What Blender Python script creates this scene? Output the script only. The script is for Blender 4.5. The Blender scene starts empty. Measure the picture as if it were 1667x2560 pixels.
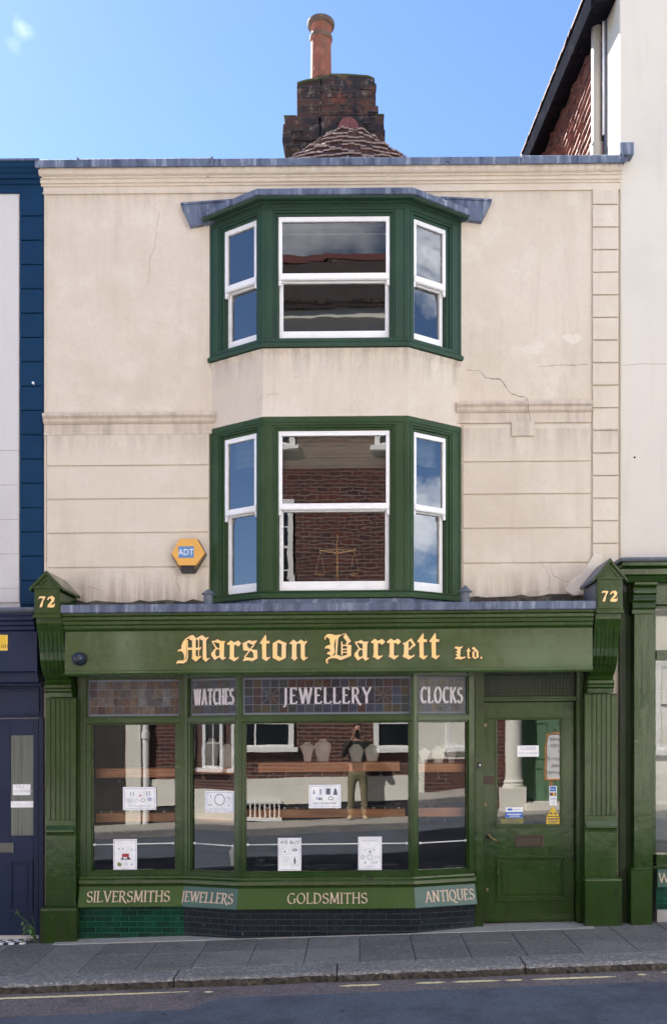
import bpy, bmesh, math, random
from mathutils import Vector
random.seed(7)
R = math.radians
SC = bpy.context.scene
COL = SC.collection
# ------------------------------------------------------------------ camera, sky, sun, exposure
S = 0.00372                      # metres per photograph pixel on the wall plane
CZ, CD = 1.85, 9.0               # eye height above the pavement at the shop, distance to the wall
cd = bpy.data.cameras.new('camera'); cam = bpy.data.objects.new('camera', cd); COL.objects.link(cam)
cam.location = (0, -CD, CZ); cam.rotation_euler = (R(90), 0, 0)
cd.sensor_width = 36; cd.sensor_fit = 'AUTO'; cd.lens = 36 * CD / (2560 * S)
cd.shift_y = (1829 - 1280) / 2560; cd.shift_x = -(896 - 833.5) / 2560
cd.clip_end = 2000; cd.clip_start = 0.004
SC.camera = cam
SUN_EL, SUN_AZ = 43, -42         # behind the shop, to its left
w = bpy.data.worlds.new('World'); SC.world = w; w.use_nodes = True
nt = w.node_tree; N = nt.nodes; LK = nt.links; N.clear()
wo = N.new('ShaderNodeOutputWorld'); bg = N.new('ShaderNodeBackground'); sky = N.new('ShaderNodeTexSky')
sky.sky_type = 'NISHITA'; sky.sun_disc = False; sky.sun_elevation = R(SUN_EL); sky.sun_rotation = R(SUN_AZ)
sky.air_density = 0.8; sky.dust_density = 0.15; sky.ozone_density = 2.2
tc = N.new('ShaderNodeTexCoord')
cn = N.new('ShaderNodeTexNoise'); cn.inputs['Scale'].default_value = 3.7; cn.inputs['Detail'].default_value = 9; cn.inputs['Roughness'].default_value = 0.6
cr = N.new('ShaderNodeMapRange'); cr.inputs['From Min'].default_value = 0.46; cr.inputs['From Max'].default_value = 0.62
sx = N.new('ShaderNodeSeparateXYZ')
back = N.new('ShaderNodeMapRange'); back.inputs['From Min'].default_value = 0.35; back.inputs['From Max'].default_value = 0.8
mul = N.new('ShaderNodeMath'); mul.operation = 'MULTIPLY'
# the one wisp of cloud over the left roof
dv = N.new('ShaderNodeVectorMath'); dv.operation = 'DISTANCE'
WD = Vector(((54 - 896) * S, CD, (1829 - 84) * S)).normalized(); dv.inputs[1].default_value = WD
wr = N.new('ShaderNodeMapRange'); wr.inputs['From Min'].default_value = 0.017; wr.inputs['From Max'].default_value = 0.0; wr.inputs['To Max'].default_value = 0.38
wn = N.new('ShaderNodeTexNoise'); wn.inputs['Scale'].default_value = 45; wn.inputs['Detail'].default_value = 6
wnr = N.new('ShaderNodeMapRange'); wnr.inputs['From Min'].default_value = 0.47; wnr.inputs['From Max'].default_value = 1.05
wm = N.new('ShaderNodeMath'); wm.operation = 'MULTIPLY'
mx = N.new('ShaderNodeMath'); mx.operation = 'MAXIMUM'
mixc = N.new('ShaderNodeMix'); mixc.data_type = 'RGBA'; mixc.inputs['B'].default_value = (15, 15.2, 15.5, 1)
tint = N.new('ShaderNodeMix'); tint.data_type = 'RGBA'; tint.blend_type = 'MULTIPLY'; tint.inputs[0].default_value = 1; tint.inputs['B'].default_value = (0.80, 0.88, 1.0, 1)
LK.new(tc.outputs['Generated'], cn.inputs['Vector']); LK.new(tc.outputs['Generated'], sx.inputs[0]); LK.new(tc.outputs['Generated'], dv.inputs[0]); LK.new(tc.outputs['Generated'], wn.inputs['Vector'])
LK.new(cn.outputs[0], cr.inputs[0]); bd0 = N.new('ShaderNodeVectorMath'); bd0.operation = 'DOT_PRODUCT'; bd0.inputs[1].default_value = (0.66, -0.64, 0.38); LK.new(tc.outputs['Generated'], bd0.inputs[0]); LK.new(bd0.outputs['Value'], back.inputs[0]); LK.new(cr.outputs[0], mul.inputs[0]); LK.new(back.outputs[0], mul.inputs[1])
LK.new(dv.outputs['Value'], wr.inputs[0]); LK.new(wn.outputs[0], wnr.inputs[0]); LK.new(wr.outputs[0], wm.inputs[0]); LK.new(wnr.outputs[0], wm.inputs[1])
LK.new(mul.outputs[0], mx.inputs[0]); LK.new(wm.outputs[0], mx.inputs[1])
LK.new(sky.outputs[0], tint.inputs['A']); LK.new(tint.outputs['Result'], mixc.inputs['A']); LK.new(mx.outputs[0], mixc.inputs[0])
LK.new(mixc.outputs['Result'], bg.inputs[0]); bg.inputs[1].default_value = 0.05
LK.new(bg.outputs[0], wo.inputs[0])
sd = bpy.data.lights.new('sun', 'SUN'); sun = bpy.data.objects.new('sun', sd); COL.objects.link(sun)
sd.energy = 5; sd.angle = R(0.5); sd.color = (1, 0.93, 0.83)
sdir = Vector((math.sin(R(SUN_AZ)) * math.cos(R(SUN_EL)), math.cos(R(SUN_AZ)) * math.cos(R(SUN_EL)), math.sin(R(SUN_EL))))
sun.rotation_euler = sdir.to_track_quat('Z', 'Y').to_euler(); sun.location = (-10, 10, 20)
SC.view_settings.view_transform = 'Standard'; SC.view_settings.look = 'None'; SC.view_settings.gamma = 1; SC.view_settings.exposure = 2.5
SC.cycles.max_bounces = 8; SC.cycles.transparent_max_bounces = 16; SC.cycles.use_denoising = True

# ------------------------------------------------------------------ helpers
SH = 0.008                       # the whole frontage climbs a little to the right
def X(u, d=0): return (u - 896) * S * (CD - d) / CD
def Z(v, d=0): return CZ + (1829 - v) * S * (CD - d) / CD
class MB:
    def __init__(s, xf=None): s.v = []; s.f = []; s.mi = []; s.m = 0; s.xf = xf or (lambda a, o, z: (a, -o, z))
    def add(s, vs, fs, raw=False):
        n = len(s.v)
        s.v += [tuple(p) if raw else s.xf(*p) for p in vs]
        for f in fs: s.f.append([i + n for i in f]); s.mi.append(s.m)
        return s
    def box(s, a0, a1, o0, o1, z0, z1):
        return s.add([(a0, o0, z0), (a1, o0, z0), (a1, o1, z0), (a0, o1, z0), (a0, o0, z1), (a1, o0, z1), (a1, o1, z1), (a0, o1, z1)],
                     [(0, 1, 2, 3), (4, 7, 6, 5), (0, 4, 5, 1), (1, 5, 6, 2), (2, 6, 7, 3), (3, 7, 4, 0)])
    def hexa(s, p):              # 8 points: bottom 4, top 4
        return s.add(p, [(0, 1, 2, 3), (4, 7, 6, 5), (0, 4, 5, 1), (1, 5, 6, 2), (2, 6, 7, 3), (3, 7, 4, 0)])
    def frame(s, a0, a1, z0, z1, wl, wr, wt, wb, o0, o1):
        if wt: s.box(a0, a1, o0, o1, z1 - wt, z1)
        if wb: s.box(a0, a1, o0, o1, z0, z0 + wb)
        if wl: s.box(a0, a0 + wl, o0, o1, z0 + wb, z1 - wt)
        if wr: s.box(a1 - wr, a1, o0, o1, z0 + wb, z1 - wt)
        return s
    def prism(s, pts, o0, o1):   # polygon in (a, z) between two depths
        n = len(pts)
        return s.add([(a, o0, z) for a, z in pts] + [(a, o1, z) for a, z in pts],
                     [list(range(n)), list(range(2 * n - 1, n - 1, -1))] + [(i, (i + 1) % n, n + (i + 1) % n, n + i) for i in range(n)])
    def side(s, pts, a0, a1):    # polygon in (o, z) between two positions along
        n = len(pts)
        return s.add([(a0, o, z) for o, z in pts] + [(a1, o, z) for o, z in pts],
                     [list(range(n)), list(range(2 * n - 1, n - 1, -1))] + [(i, (i + 1) % n, n + (i + 1) % n, n + i) for i in range(n)])
    def sweep(s, path, prof):    # moulding: plan path (a, o), closed profile (o, z), mitred
        P = [Vector(p) for p in path]; n = len(prof); rings = []
        nr = []
        for i in range(len(P) - 1):
            d = (P[i + 1] - P[i]).normalized(); nr.append(Vector((-d.y, d.x)))
        for i, p in enumerate(P):
            if i == 0: m = nr[0]
            elif i == len(P) - 1: m = nr[-1]
            else: m = (nr[i - 1] + nr[i]); m = m / (1 + nr[i - 1].dot(nr[i]))
            rings += [((p + m * o).x, (p + m * o).y, z) for o, z in prof]
        fs = [list(range(n)), list(range(len(rings) - n, len(rings)))]
        for i in range(len(P) - 1):
            for j in range(n):
                k = (j + 1) % n
                fs.append((i * n + j, i * n + k, (i + 1) * n + k, (i + 1) * n + j))
        return s.add(rings, fs)
    def tube(s, pts, r, n=8):
        P = [Vector(s.xf(*p)) for p in pts]; rr = r if isinstance(r, (list, tuple)) else [r] * len(P); vs = []; fs = []
        for i, p in enumerate(P):
            t = (P[min(i + 1, len(P) - 1)] - P[max(i - 1, 0)]).normalized()
            q = t.orthogonal().normalized() if i == 0 else (q - t * q.dot(t)).normalized()
            b = t.cross(q)
            for k in range(n):
                c = 2 * math.pi * k / n; vs.append(p + (q * math.cos(c) + b * math.sin(c)) * rr[i])
        for i in range(len(P) - 1):
            for k in range(n):
                l = (k + 1) % n; fs.append((i * n + k, i * n + l, (i + 1) * n + l, (i + 1) * n + k))
        fs += [list(range(n)), list(range(len(vs) - n, len(vs)))]
        return s.add(vs, fs, raw=True)
    def lathe(s, a, o, prof, n=20, sx=1, sy=1):
        vs = []; fs = []
        for r, z in prof:
            for k in range(n):
                c = 2 * math.pi * k / n; vs.append((a + r * sx * math.cos(c), o + r * sy * math.sin(c), z))
        for i in range(len(prof) - 1):
            for k in range(n):
                l = (k + 1) % n; fs.append((i * n + k, i * n + l, (i + 1) * n + l, (i + 1) * n + k))
        fs += [list(range(n)), list(range(len(vs) - n, len(vs)))]
        return s.add(vs, fs)
    def ribbon(s, pts, wf, o0, o1, closed=False):   # flat stroke in (a, z); wf(dx, dz) gives its width
        P = [Vector(p) for p in pts]; n = len(P); L = []; Rr = []
        for i, p in enumerate(P):
            if closed: d = P[(i + 1) % n] - P[i - 1]
            else: d = P[min(i + 1, n - 1)] - P[max(i - 1, 0)]
            d.normalize(); h = wf(d.x, d.y) / 2; q = Vector((-d.y, d.x)) * h
            L.append(p + q); Rr.append(p - q)
        for i in range(n if closed else n - 1):
            j = (i + 1) % n
            q = [L[i], L[j], Rr[j], Rr[i]]
            s.prism([(k.x, k.y) for k in q], o0, o1)
        return s
    def text(s, t, a, z, size, o0, o1, align='LEFT', xs=1.0, mirror=False):
        c = bpy.data.curves.new('t', 'FONT'); c.body = t; c.size = size; c.align_x = align; c.resolution_u = 2
        ob = bpy.data.objects.new('t', c); COL.objects.link(ob)
        me = bpy.data.meshes.new_from_object(ob.evaluated_get(bpy.context.evaluated_depsgraph_get()))
        k = -1 if mirror else 1
        s.add([(a + v.co.x * xs * k, o1, z + v.co.y) for v in me.vertices], [list(p.vertices) for p in me.polygons])
        bpy.data.objects.remove(ob); bpy.data.curves.remove(c); bpy.data.meshes.remove(me)
        return s
    def build(s, name, mat, parent=None, bevel=0, smooth=False, shear=SH, seg=2):
        off = Vector(parent.get('_o', (0, 0, 0))) if parent else Vector((0, 0, 0))
        me = bpy.data.meshes.new(name)
        me.from_pydata([(x - off.x, y - off.y, z + shear * x - off.z) for x, y, z in s.v], [], s.f)
        ms = mat if isinstance(mat, list) else [mat]
        for q in ms: me.materials.append(q)
        if len(ms) > 1:
            for p, i in zip(me.polygons, s.mi): p.material_index = i
        bm = bmesh.new(); bm.from_mesh(me); bmesh.ops.recalc_face_normals(bm, faces=bm.faces)
        if len(bm.faces) == 1:
            bm.faces.ensure_lookup_table(); bm.faces[0].normal_update()
            if bm.faces[0].normal.y > 0.2: bmesh.ops.reverse_faces(bm, faces=bm.faces)
        bm.to_mesh(me); bm.free()
        if smooth:
            for p in me.polygons: p.use_smooth = True
        me.update()
        o = bpy.data.objects.new(name, me); COL.objects.link(o)
        if parent: o.parent = parent; o['_o'] = tuple(off)
        else: o['_o'] = (0, 0, 0)
        if bevel:
            m = o.modifiers.new('bevel', 'BEVEL'); m.width = bevel; m.segments = seg; m.limit_method = 'ANGLE'; m.angle_limit = R(35)
        return o
def tag(o, label=None, cat=None, group=None, kind=None):
    for k, v in (('label', label), ('category', cat), ('group', group), ('kind', kind)):
        if v: o[k] = v
    return o
def thing(name, loc, label, cat, group=None):
    o = bpy.data.objects.new(name, None); COL.objects.link(o); o.location = loc; o.empty_display_size = 0.1
    o['_o'] = tuple(loc); return tag(o, label, cat, group)
def dup(r, d):                   # a copy of a thing with its parts and sub-parts, moved by d
    c = r.copy(); COL.objects.link(c); c.location = Vector(r.location) + Vector(d)
    for ch in [q for q in bpy.data.objects if q.parent == r]:
        k = ch.copy(); COL.objects.link(k); k.parent = c
        for g in [q for q in bpy.data.objects if q.parent == ch]:
            e = g.copy(); COL.objects.link(e); e.parent = k
    return c
class Face:                      # an upright plane between two plan points (a, o)
    def __init__(s, p0, p1):
        s.p0 = Vector(p0); s.p1 = Vector(p1); s.L = (s.p1 - s.p0).length; s.d = (s.p1 - s.p0).normalized(); s.n = Vector((-s.d.y, s.d.x))
    def xf(s, a, o, z): p = s.p0 + s.d * a + s.n * o; return (p.x, -p.y, z)
    def a(s, u, o=0):            # where the sight line of photograph column u meets the plane
        k = (u - 896) * S / CD; p = s.p0 + s.n * o
        return (k * (CD - p.y) - p.x) / (s.d.x + k * s.d.y)
    def z(s, u, v, o=0):
        a = s.a(u, o); p = s.p0 + s.n * o + s.d * a
        return CZ + (1829 - v) * S * (CD - p.y) / CD
# ------------------------------------------------------------------ materials
def lin(c): return tuple(((x / 255) / 12.92 if x / 255 <= 0.04045 else ((x / 255 + 0.055) / 1.055) ** 2.4) for x in c) + (1,)
def mat(name, col, rough=0.6, metal=0.0, layers=(), bumps=(), spec=0.5, coat=0, rvar=0):
    """layers: (scale xyz, detail, colour, lo, hi, amount); bumps: (scale xyz, detail, strength, distance)"""
    m = bpy.data.materials.new(name); m.use_nodes = True; t = m.node_tree; b = t.nodes['Principled BSDF']; n = t.nodes; l = t.links
    tcn = n.new('ShaderNodeTexCoord')
    def noise(sc, det):
        mp = n.new('ShaderNodeMapping'); mp.inputs['Scale'].default_value = sc if isinstance(sc, tuple) else (sc,) * 3
        mp.inputs['Location'].default_value = (random.random() * 9, random.random() * 9, random.random() * 9)
        l.new(tcn.outputs['Object'], mp.inputs[0]); q = n.new('ShaderNodeTexNoise'); q.inputs['Scale'].default_value = 1; q.inputs['Detail'].default_value = det
        q.inputs['Roughness'].default_value = 0.62
        l.new(mp.outputs[0], q.inputs['Vector']); return q.outputs[0]
    cur = None
    for sc, det, c, lo, hi, am in layers:
        mr = n.new('ShaderNodeMapRange'); mr.inputs['From Min'].default_value = lo; mr.inputs['From Max'].default_value = hi; mr.inputs['To Max'].default_value = am
        l.new(noise(sc, det), mr.inputs[0]); mi = n.new('ShaderNodeMix'); mi.data_type = 'RGBA'
        l.new(mr.outputs[0], mi.inputs[0])
        if cur is None: mi.inputs['A'].default_value = tuple(col[:3]) + (1,)
        else: l.new(cur, mi.inputs['A'])
        mi.inputs['B'].default_value = tuple(c[:3]) + (1,); cur = mi.outputs['Result']
    if cur is None: b.inputs['Base Color'].default_value = tuple(col[:3]) + (1,)
    else: l.new(cur, b.inputs['Base Color'])
    b.inputs['Roughness'].default_value = rough; b.inputs['Metallic'].default_value = metal; b.inputs['Specular IOR Level'].default_value = spec
    if coat: b.inputs['Coat Weight'].default_value = coat; b.inputs['Coat Roughness'].default_value = 0.08
    if rvar:
        mr = n.new('ShaderNodeMapRange'); mr.inputs['From Min'].default_value = 0.35; mr.inputs['From Max'].default_value = 0.65
        mr.inputs['To Min'].default_value = rough; mr.inputs['To Max'].default_value = rough + rvar
        l.new(noise(3, 5), mr.inputs[0]); l.new(mr.outputs[0], b.inputs['Roughness'])
    nb = None
    for sc, det, st, di in bumps:
        bp = n.new('ShaderNodeBump'); bp.inputs['Strength'].default_value = st; bp.inputs['Distance'].default_value = di
        l.new(noise(sc, det), bp.inputs['Height'])
        if nb: l.new(nb, bp.inputs['Normal'])
        nb = bp.outputs[0]
    if nb: l.new(nb, b.inputs['Normal'])
    m['_c'] = 1
    return m
def brickmat(name, c1, c2, mortar, bw, bh, ms=0.01, rough=0.8, layers=(), axis='XZ', offs=0.5, spec=0.4, bump=0.4, bias=0.0, warp=0.0):
    m = mat(name, c1, rough, spec=spec, layers=layers or [(1.5, 4, c1, 0, 1, 0)], bumps=[(60, 4, 0.25, 0.004)]); t = m.node_tree; n = t.nodes; l = t.links
    b = n['Principled BSDF']; old = b.inputs['Base Color'].links[0].from_socket
    tcn = n.new('ShaderNodeTexCoord'); sp = n.new('ShaderNodeSeparateXYZ'); cb = n.new('ShaderNodeCombineXYZ'); br = n.new('ShaderNodeTexBrick')
    l.new(tcn.outputs['Object'], sp.inputs[0]); l.new(sp.outputs[axis[0]], cb.inputs['X']); l.new(sp.outputs[axis[1]], cb.inputs['Y']); 
    wq = n.new('ShaderNodeTexNoise'); wq.inputs['Scale'].default_value = 5; wq.inputs['Detail'].default_value = 3; l.new(tcn.outputs['Object'], wq.inputs['Vector'])
    ws_ = n.new('ShaderNodeVectorMath'); ws_.operation = 'MULTIPLY_ADD'; ws_.inputs[1].default_value = (warp, warp, 0); l.new(wq.outputs['Color'], ws_.inputs[0]); l.new(cb.outputs[0], ws_.inputs[2]); l.new(ws_.outputs[0], br.inputs['Vector'])
    br.inputs['Scale'].default_value = 1; br.inputs['Brick Width'].default_value = bw; br.inputs['Row Height'].default_value = bh; br.inputs['Mortar Size'].default_value = ms
    br.inputs['Color1'].default_value = tuple(c1[:3]) + (1,); br.inputs['Color2'].default_value = tuple(c2[:3]) + (1,); br.inputs['Mortar'].default_value = tuple(mortar[:3]) + (1,); br.offset = offs
    br.inputs['Bias'].default_value = bias; br.inputs['Mortar Smooth'].default_value = 0.2
    # weathering layers keep their tint on top of the bricks
    first = [x for x in n if x.type == 'MIX'][0]
    l.new(br.outputs['Color'], first.inputs['A'])
    bp = n.new('ShaderNodeBump'); bp.invert = True; bp.inputs['Strength'].default_value = bump; bp.inputs['Distance'].default_value = 0.006
    l.new(br.outputs['Fac'], bp.inputs['Height']); l.new(b.inputs['Normal'].links[0].from_socket, bp.inputs['Normal']); l.new(bp.outputs[0], b.inputs['Normal'])
    return m
def glassmat(name, ior=1.7, wave=0.06, wscale=2.2, tint=(0.93, 0.96, 0.95), rough=0.0):
    m = bpy.data.materials.new(name); m.use_nodes = True; t = m.node_tree; n = t.nodes; l = t.links; n.clear()
    o = n.new('ShaderNodeOutputMaterial'); mi = n.new('ShaderNodeMixShader'); tr = n.new('ShaderNodeBsdfTransparent'); gl = n.new('ShaderNodeBsdfGlossy'); fr = n.new('ShaderNodeFresnel')
    tr.inputs[0].default_value = tint + (1,); gl.inputs['Roughness'].default_value = rough; fr.inputs['IOR'].default_value = ior
    tcn = n.new('ShaderNodeTexCoord'); q = n.new('ShaderNodeTexNoise'); q.inputs['Scale'].default_value = wscale; q.inputs['Detail'].default_value = 2; bp = n.new('ShaderNodeBump')
    mp = n.new('ShaderNodeMapping'); mp.inputs['Scale'].default_value = (1, 1, 1.6)
    bp.inputs['Strength'].default_value = 1; bp.inputs['Distance'].default_value = wave * 0.01
    l.new(tcn.outputs['Object'], mp.inputs[0]); l.new(mp.outputs[0], q.inputs['Vector']); l.new(q.outputs[0], bp.inputs['Height']); l.new(bp.outputs[0], gl.inputs['Normal'])
    l.new(fr.outputs[0], mi.inputs[0]); l.new(tr.outputs[0], mi.inputs[1]); l.new(gl.outputs[0], mi.inputs[2]); l.new(mi.outputs[0], o.inputs[0])
    return m
M = {}
M['cream'] = mat('cream_stucco', (0.665, 0.588, 0.488), 0.85, layers=[
    (0.9, 6, (0.57, 0.49, 0.385), 0.45, 0.70, 0.65), ((7, 7, 0.7), 5, (0.46, 0.375, 0.29), 0.52, 0.80, 0.38), (3.5, 8, (0.74, 0.685, 0.59), 0.5, 0.72, 0.55),
    (0.55, 9, (0.52, 0.44, 0.35), 0.56, 0.64, 0.20), (26, 4, (0.40, 0.33, 0.26), 0.63, 0.76, 0.40), (34, 4, (0.56, 0.49, 0.41), 0.5, 0.7, 0.35)], bumps=[(1.6, 4, 0.6, 0.03), (7, 5, 0.4, 0.008), (45, 5, 0.5, 0.003)])
def grime_and_shade(m, bands, col=(0.20, 0.165, 0.13)):
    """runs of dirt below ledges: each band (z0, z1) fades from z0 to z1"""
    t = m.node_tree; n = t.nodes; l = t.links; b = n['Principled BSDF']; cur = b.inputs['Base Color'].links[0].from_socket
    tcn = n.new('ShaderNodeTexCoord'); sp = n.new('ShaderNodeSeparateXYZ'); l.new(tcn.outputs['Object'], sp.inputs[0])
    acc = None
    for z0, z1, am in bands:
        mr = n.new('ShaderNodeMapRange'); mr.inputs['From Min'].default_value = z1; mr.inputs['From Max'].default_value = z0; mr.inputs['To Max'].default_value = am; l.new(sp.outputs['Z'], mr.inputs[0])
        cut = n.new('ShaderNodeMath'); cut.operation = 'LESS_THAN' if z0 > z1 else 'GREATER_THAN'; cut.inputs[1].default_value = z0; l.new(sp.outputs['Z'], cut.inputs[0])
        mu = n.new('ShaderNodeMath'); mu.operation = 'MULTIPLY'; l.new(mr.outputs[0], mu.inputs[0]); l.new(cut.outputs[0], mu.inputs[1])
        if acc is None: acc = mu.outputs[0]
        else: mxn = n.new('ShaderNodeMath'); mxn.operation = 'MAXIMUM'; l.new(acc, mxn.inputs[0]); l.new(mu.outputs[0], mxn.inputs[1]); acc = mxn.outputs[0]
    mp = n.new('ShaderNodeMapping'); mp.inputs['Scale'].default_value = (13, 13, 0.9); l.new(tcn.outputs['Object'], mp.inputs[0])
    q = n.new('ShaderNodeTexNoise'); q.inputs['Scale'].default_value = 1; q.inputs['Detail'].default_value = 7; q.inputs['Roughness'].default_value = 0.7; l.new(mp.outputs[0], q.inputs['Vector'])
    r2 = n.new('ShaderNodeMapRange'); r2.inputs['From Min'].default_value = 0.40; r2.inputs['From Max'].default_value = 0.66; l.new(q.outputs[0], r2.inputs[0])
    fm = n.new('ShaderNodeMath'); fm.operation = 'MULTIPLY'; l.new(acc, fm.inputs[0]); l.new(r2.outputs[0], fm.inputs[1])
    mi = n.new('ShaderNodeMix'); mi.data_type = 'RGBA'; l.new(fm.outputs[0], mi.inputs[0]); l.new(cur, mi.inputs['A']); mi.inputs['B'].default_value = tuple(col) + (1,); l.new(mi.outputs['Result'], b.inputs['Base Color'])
def copym(k, src): M[k] = M[src].copy()
copym('apron', 'cream'); copym('cream_upper', 'cream')
grime_and_shade(M['cream'], [(Z(480), Z(540), .22), (Z(1072), Z(1150), .45), (Z(1512), Z(1420), .85), (Z(411, .1), Z(432, .1), .8)])  # last band: soiling with the lead capping's shadow line painted in
grime_and_shade(M['apron'], [(Z(872), Z(985), .85)])
M['cream_dirty'] = mat('soiled_cream_stucco', (0.62, 0.54, 0.45), 0.88, layers=[
    ((10, 10, 1.0), 6, (0.28, 0.23, 0.19), 0.44, 0.72, 0.62), (2.2, 7, (0.40, 0.33, 0.27), 0.5, 0.72, 0.5), (30, 4, (0.16, 0.14, 0.12), 0.62, 0.76, 0.5)],
    bumps=[(3, 4, 0.4, 0.02), (55, 5, 0.4, 0.003)])
M['patch'] = mat('filler_patch', (0.70, 0.645, 0.55), 0.9, layers=[(7, 5, (0.62, 0.57, 0.48), 0.45, 0.7, 0.6)], bumps=[(9, 5, 0.7, 0.02)])
M['dirt'] = mat('dirt', (0.05, 0.045, 0.035), 0.95, layers=[(14, 5, (0.14, 0.13, 0.10), 0.45, 0.65, 0.8)], bumps=[(30, 4, 0.6, 0.01)])  # black tone for soiling and the painted shadow above the shop cornice
M['crack'] = mat('crack', (0.20, 0.14, 0.11), 0.95, layers=[(22, 3, (0.40, 0.31, 0.25), 0.4, 0.6, 0.8)])
GA, GB, GC = (0.020, 0.050, 0.006), (0.032, 0.070, 0.012), (0.009, 0.026, 0.004)
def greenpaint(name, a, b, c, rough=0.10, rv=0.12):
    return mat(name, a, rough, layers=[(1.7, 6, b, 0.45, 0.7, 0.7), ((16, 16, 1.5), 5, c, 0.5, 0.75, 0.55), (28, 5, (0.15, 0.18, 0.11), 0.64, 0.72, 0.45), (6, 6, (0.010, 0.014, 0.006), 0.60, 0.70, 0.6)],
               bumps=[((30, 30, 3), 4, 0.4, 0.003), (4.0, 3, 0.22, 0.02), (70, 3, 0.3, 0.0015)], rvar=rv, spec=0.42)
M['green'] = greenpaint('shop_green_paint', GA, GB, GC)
M['green_h'] = mat('fascia_green_paint', (0.032, 0.070, 0.014), 0.14, layers=[(1.4, 6, (0.062, 0.110, 0.036), 0.42, 0.68, 0.8), ((2, 16, 24), 5, GC, 0.5, 0.75, 0.35), (50, 4, (0.18, 0.20, 0.13), 0.70, 0.8, 0.3)],
                   bumps=[((3, 30, 30), 4, 0.35, 0.003), (2.2, 3, 0.5, 0.03)], rvar=0.14, coat=0.3)
M['green_cool'] = mat('bay_green_paint', (0.022, 0.056, 0.036), 0.5, spec=0.3, layers=[(2, 5, (0.028, 0.076, 0.042), 0.4, 0.7, 0.7), ((14, 14, 1.4), 5, (0.016, 0.042, 0.028), 0.52, 0.74, 0.5)], bumps=[((20, 20, 3), 4, 0.25, 0.003)])
M['green_mid'] = mat('lower_bay_green_paint', (0.022, 0.055, 0.016), 0.48, spec=0.3, layers=[(2, 5, (0.044, 0.090, 0.040), 0.4, 0.7, 0.7), ((14, 14, 1.4), 5, (0.016, 0.040, 0.018), 0.52, 0.74, 0.5)], bumps=[((20, 20, 3), 4, 0.25, 0.003)])
M['green_b'] = mat('board_green_paint', (0.026, 0.072, 0.008), 0.35, layers=[(1.4, 6, (0.040, 0.092, 0.014), 0.42, 0.68, 0.8)], bumps=[((3, 30, 30), 4, 0.35, 0.003)], spec=.35)
M['teal'] = mat('teal_board_paint', (0.036, 0.098, 0.082), 0.35, layers=[(3, 5, (0.05, 0.12, 0.10), 0.4, 0.7, 0.7)], bumps=[(30, 3, 0.2, 0.002)])
M['lead'] = mat('weathered_lead', (0.105, 0.135, 0.205), 0.55, layers=[((22, 22, 3), 5, (0.36, 0.40, 0.48), 0.52, 0.66, 0.65), ((9, 9, 1.5), 6, (0.035, 0.05, 0.10), 0.48, 0.64, 0.85)], bumps=[(7, 4, 0.5, 0.02), (40, 3, 0.2, 0.003)], spec=0.5)
M['lead_dark'] = mat('dark_lead', (0.10, 0.115, 0.15), 0.5, layers=[(6, 5, (0.24, 0.26, 0.31), 0.5, 0.72, 0.6)], bumps=[(7, 4, 0.5, 0.02)])
M['white'] = mat('white_gloss_paint', (0.88, 0.89, 0.90), 0.35, layers=[(5, 6, (0.72, 0.72, 0.71), 0.5, 0.75, 0.6), (38, 3, (0.35, 0.31, 0.27), 0.70, 0.80, 0.5)], bumps=[(25, 3, 0.2, 0.002)])
M['glass'] = glassmat('window_glass', 1.95, 0.04, 2.6)
M['sideglass'] = glassmat('side_window_glass', 2.9, 0.12, 2.2)
M['shopglass'] = glassmat('shop_glass', 1.98, 0.05, 1.3)
M['interior'] = mat('dark_room', (0.035, 0.035, 0.037), 0.9, layers=[(2, 4, (0.06, 0.055, 0.05), 0.4, 0.7, 0.8)])
M['blind'] = mat('roller_blind', (0.30, 0.33, 0.29), 0.8, layers=[((2, 2, 40), 3, (0.24, 0.27, 0.24), 0.4, 0.6, 0.8)])
M['wood'] = mat('varnished_oak', (0.80, 0.34, 0.14), 0.4, layers=[((2.5, 10, 45), 6, (0.50, 0.18, 0.07), 0.42, 0.66, 0.8), ((1, 4, 12), 4, (0.85, 0.48, 0.24), 0.5, 0.7, 0.5)])
M['gold'] = mat('gold_leaf', (0.98, 0.66, 0.24), 0.45, 0.0, layers=[(5, 4, (0.90, 0.66, 0.34), 0.4, 0.65, 0.8)], spec=0.6)
M['cream_letter'] = mat('cream_letter_paint', (0.62, 0.48, 0.36), 0.5, layers=[(30, 4, (0.45, 0.34, 0.25), 0.45, 0.7, 0.6)])
M['letter_edge'] = mat('dark_letter_outline', (0.035, 0.014, 0.006), 0.5)
M['opal'] = mat('opal_glass_letter', (0.62, 0.58, 0.62), 0.3, layers=[(12, 4, (0.40, 0.38, 0.44), 0.45, 0.7, 0.7)])
M['came'] = mat('lead_came', (0.17, 0.19, 0.25), 0.7)
M['tile_green'] = brickmat('emerald_glazed_tile', (0.002, 0.044, 0.020), (0.001, 0.024, 0.014), (0.02, 0.12, 0.08), 0.152, 0.052, 0.0022, 0.14,
                           layers=[(5, 5, (0.004, 0.09, 0.045), 0.5, 0.75, 0.5), (30, 3, (0.25, 0.24, 0.2), 0.74, 0.78, 0.8)], spec=0.6)
M['tile_navy'] = brickmat('navy_glazed_tile', (0.010, 0.016, 0.024), (0.008, 0.012, 0.016), (0.05, 0.06, 0.065), 0.152, 0.052, 0.0022, 0.16,
                          layers=[(5, 5, (0.022, 0.030, 0.036), 0.45, 0.75, 0.5), (17, 2, (0.22, 0.17, 0.13), 0.735, 0.75, 0.8)], spec=0.6)
M['black'] = mat('black_plastic', (0.012, 0.014, 0.022), 0.35)
M['gilt'] = mat('gilt_brass', (0.75, 0.50, 0.22), 0.4, 0.2)
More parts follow.
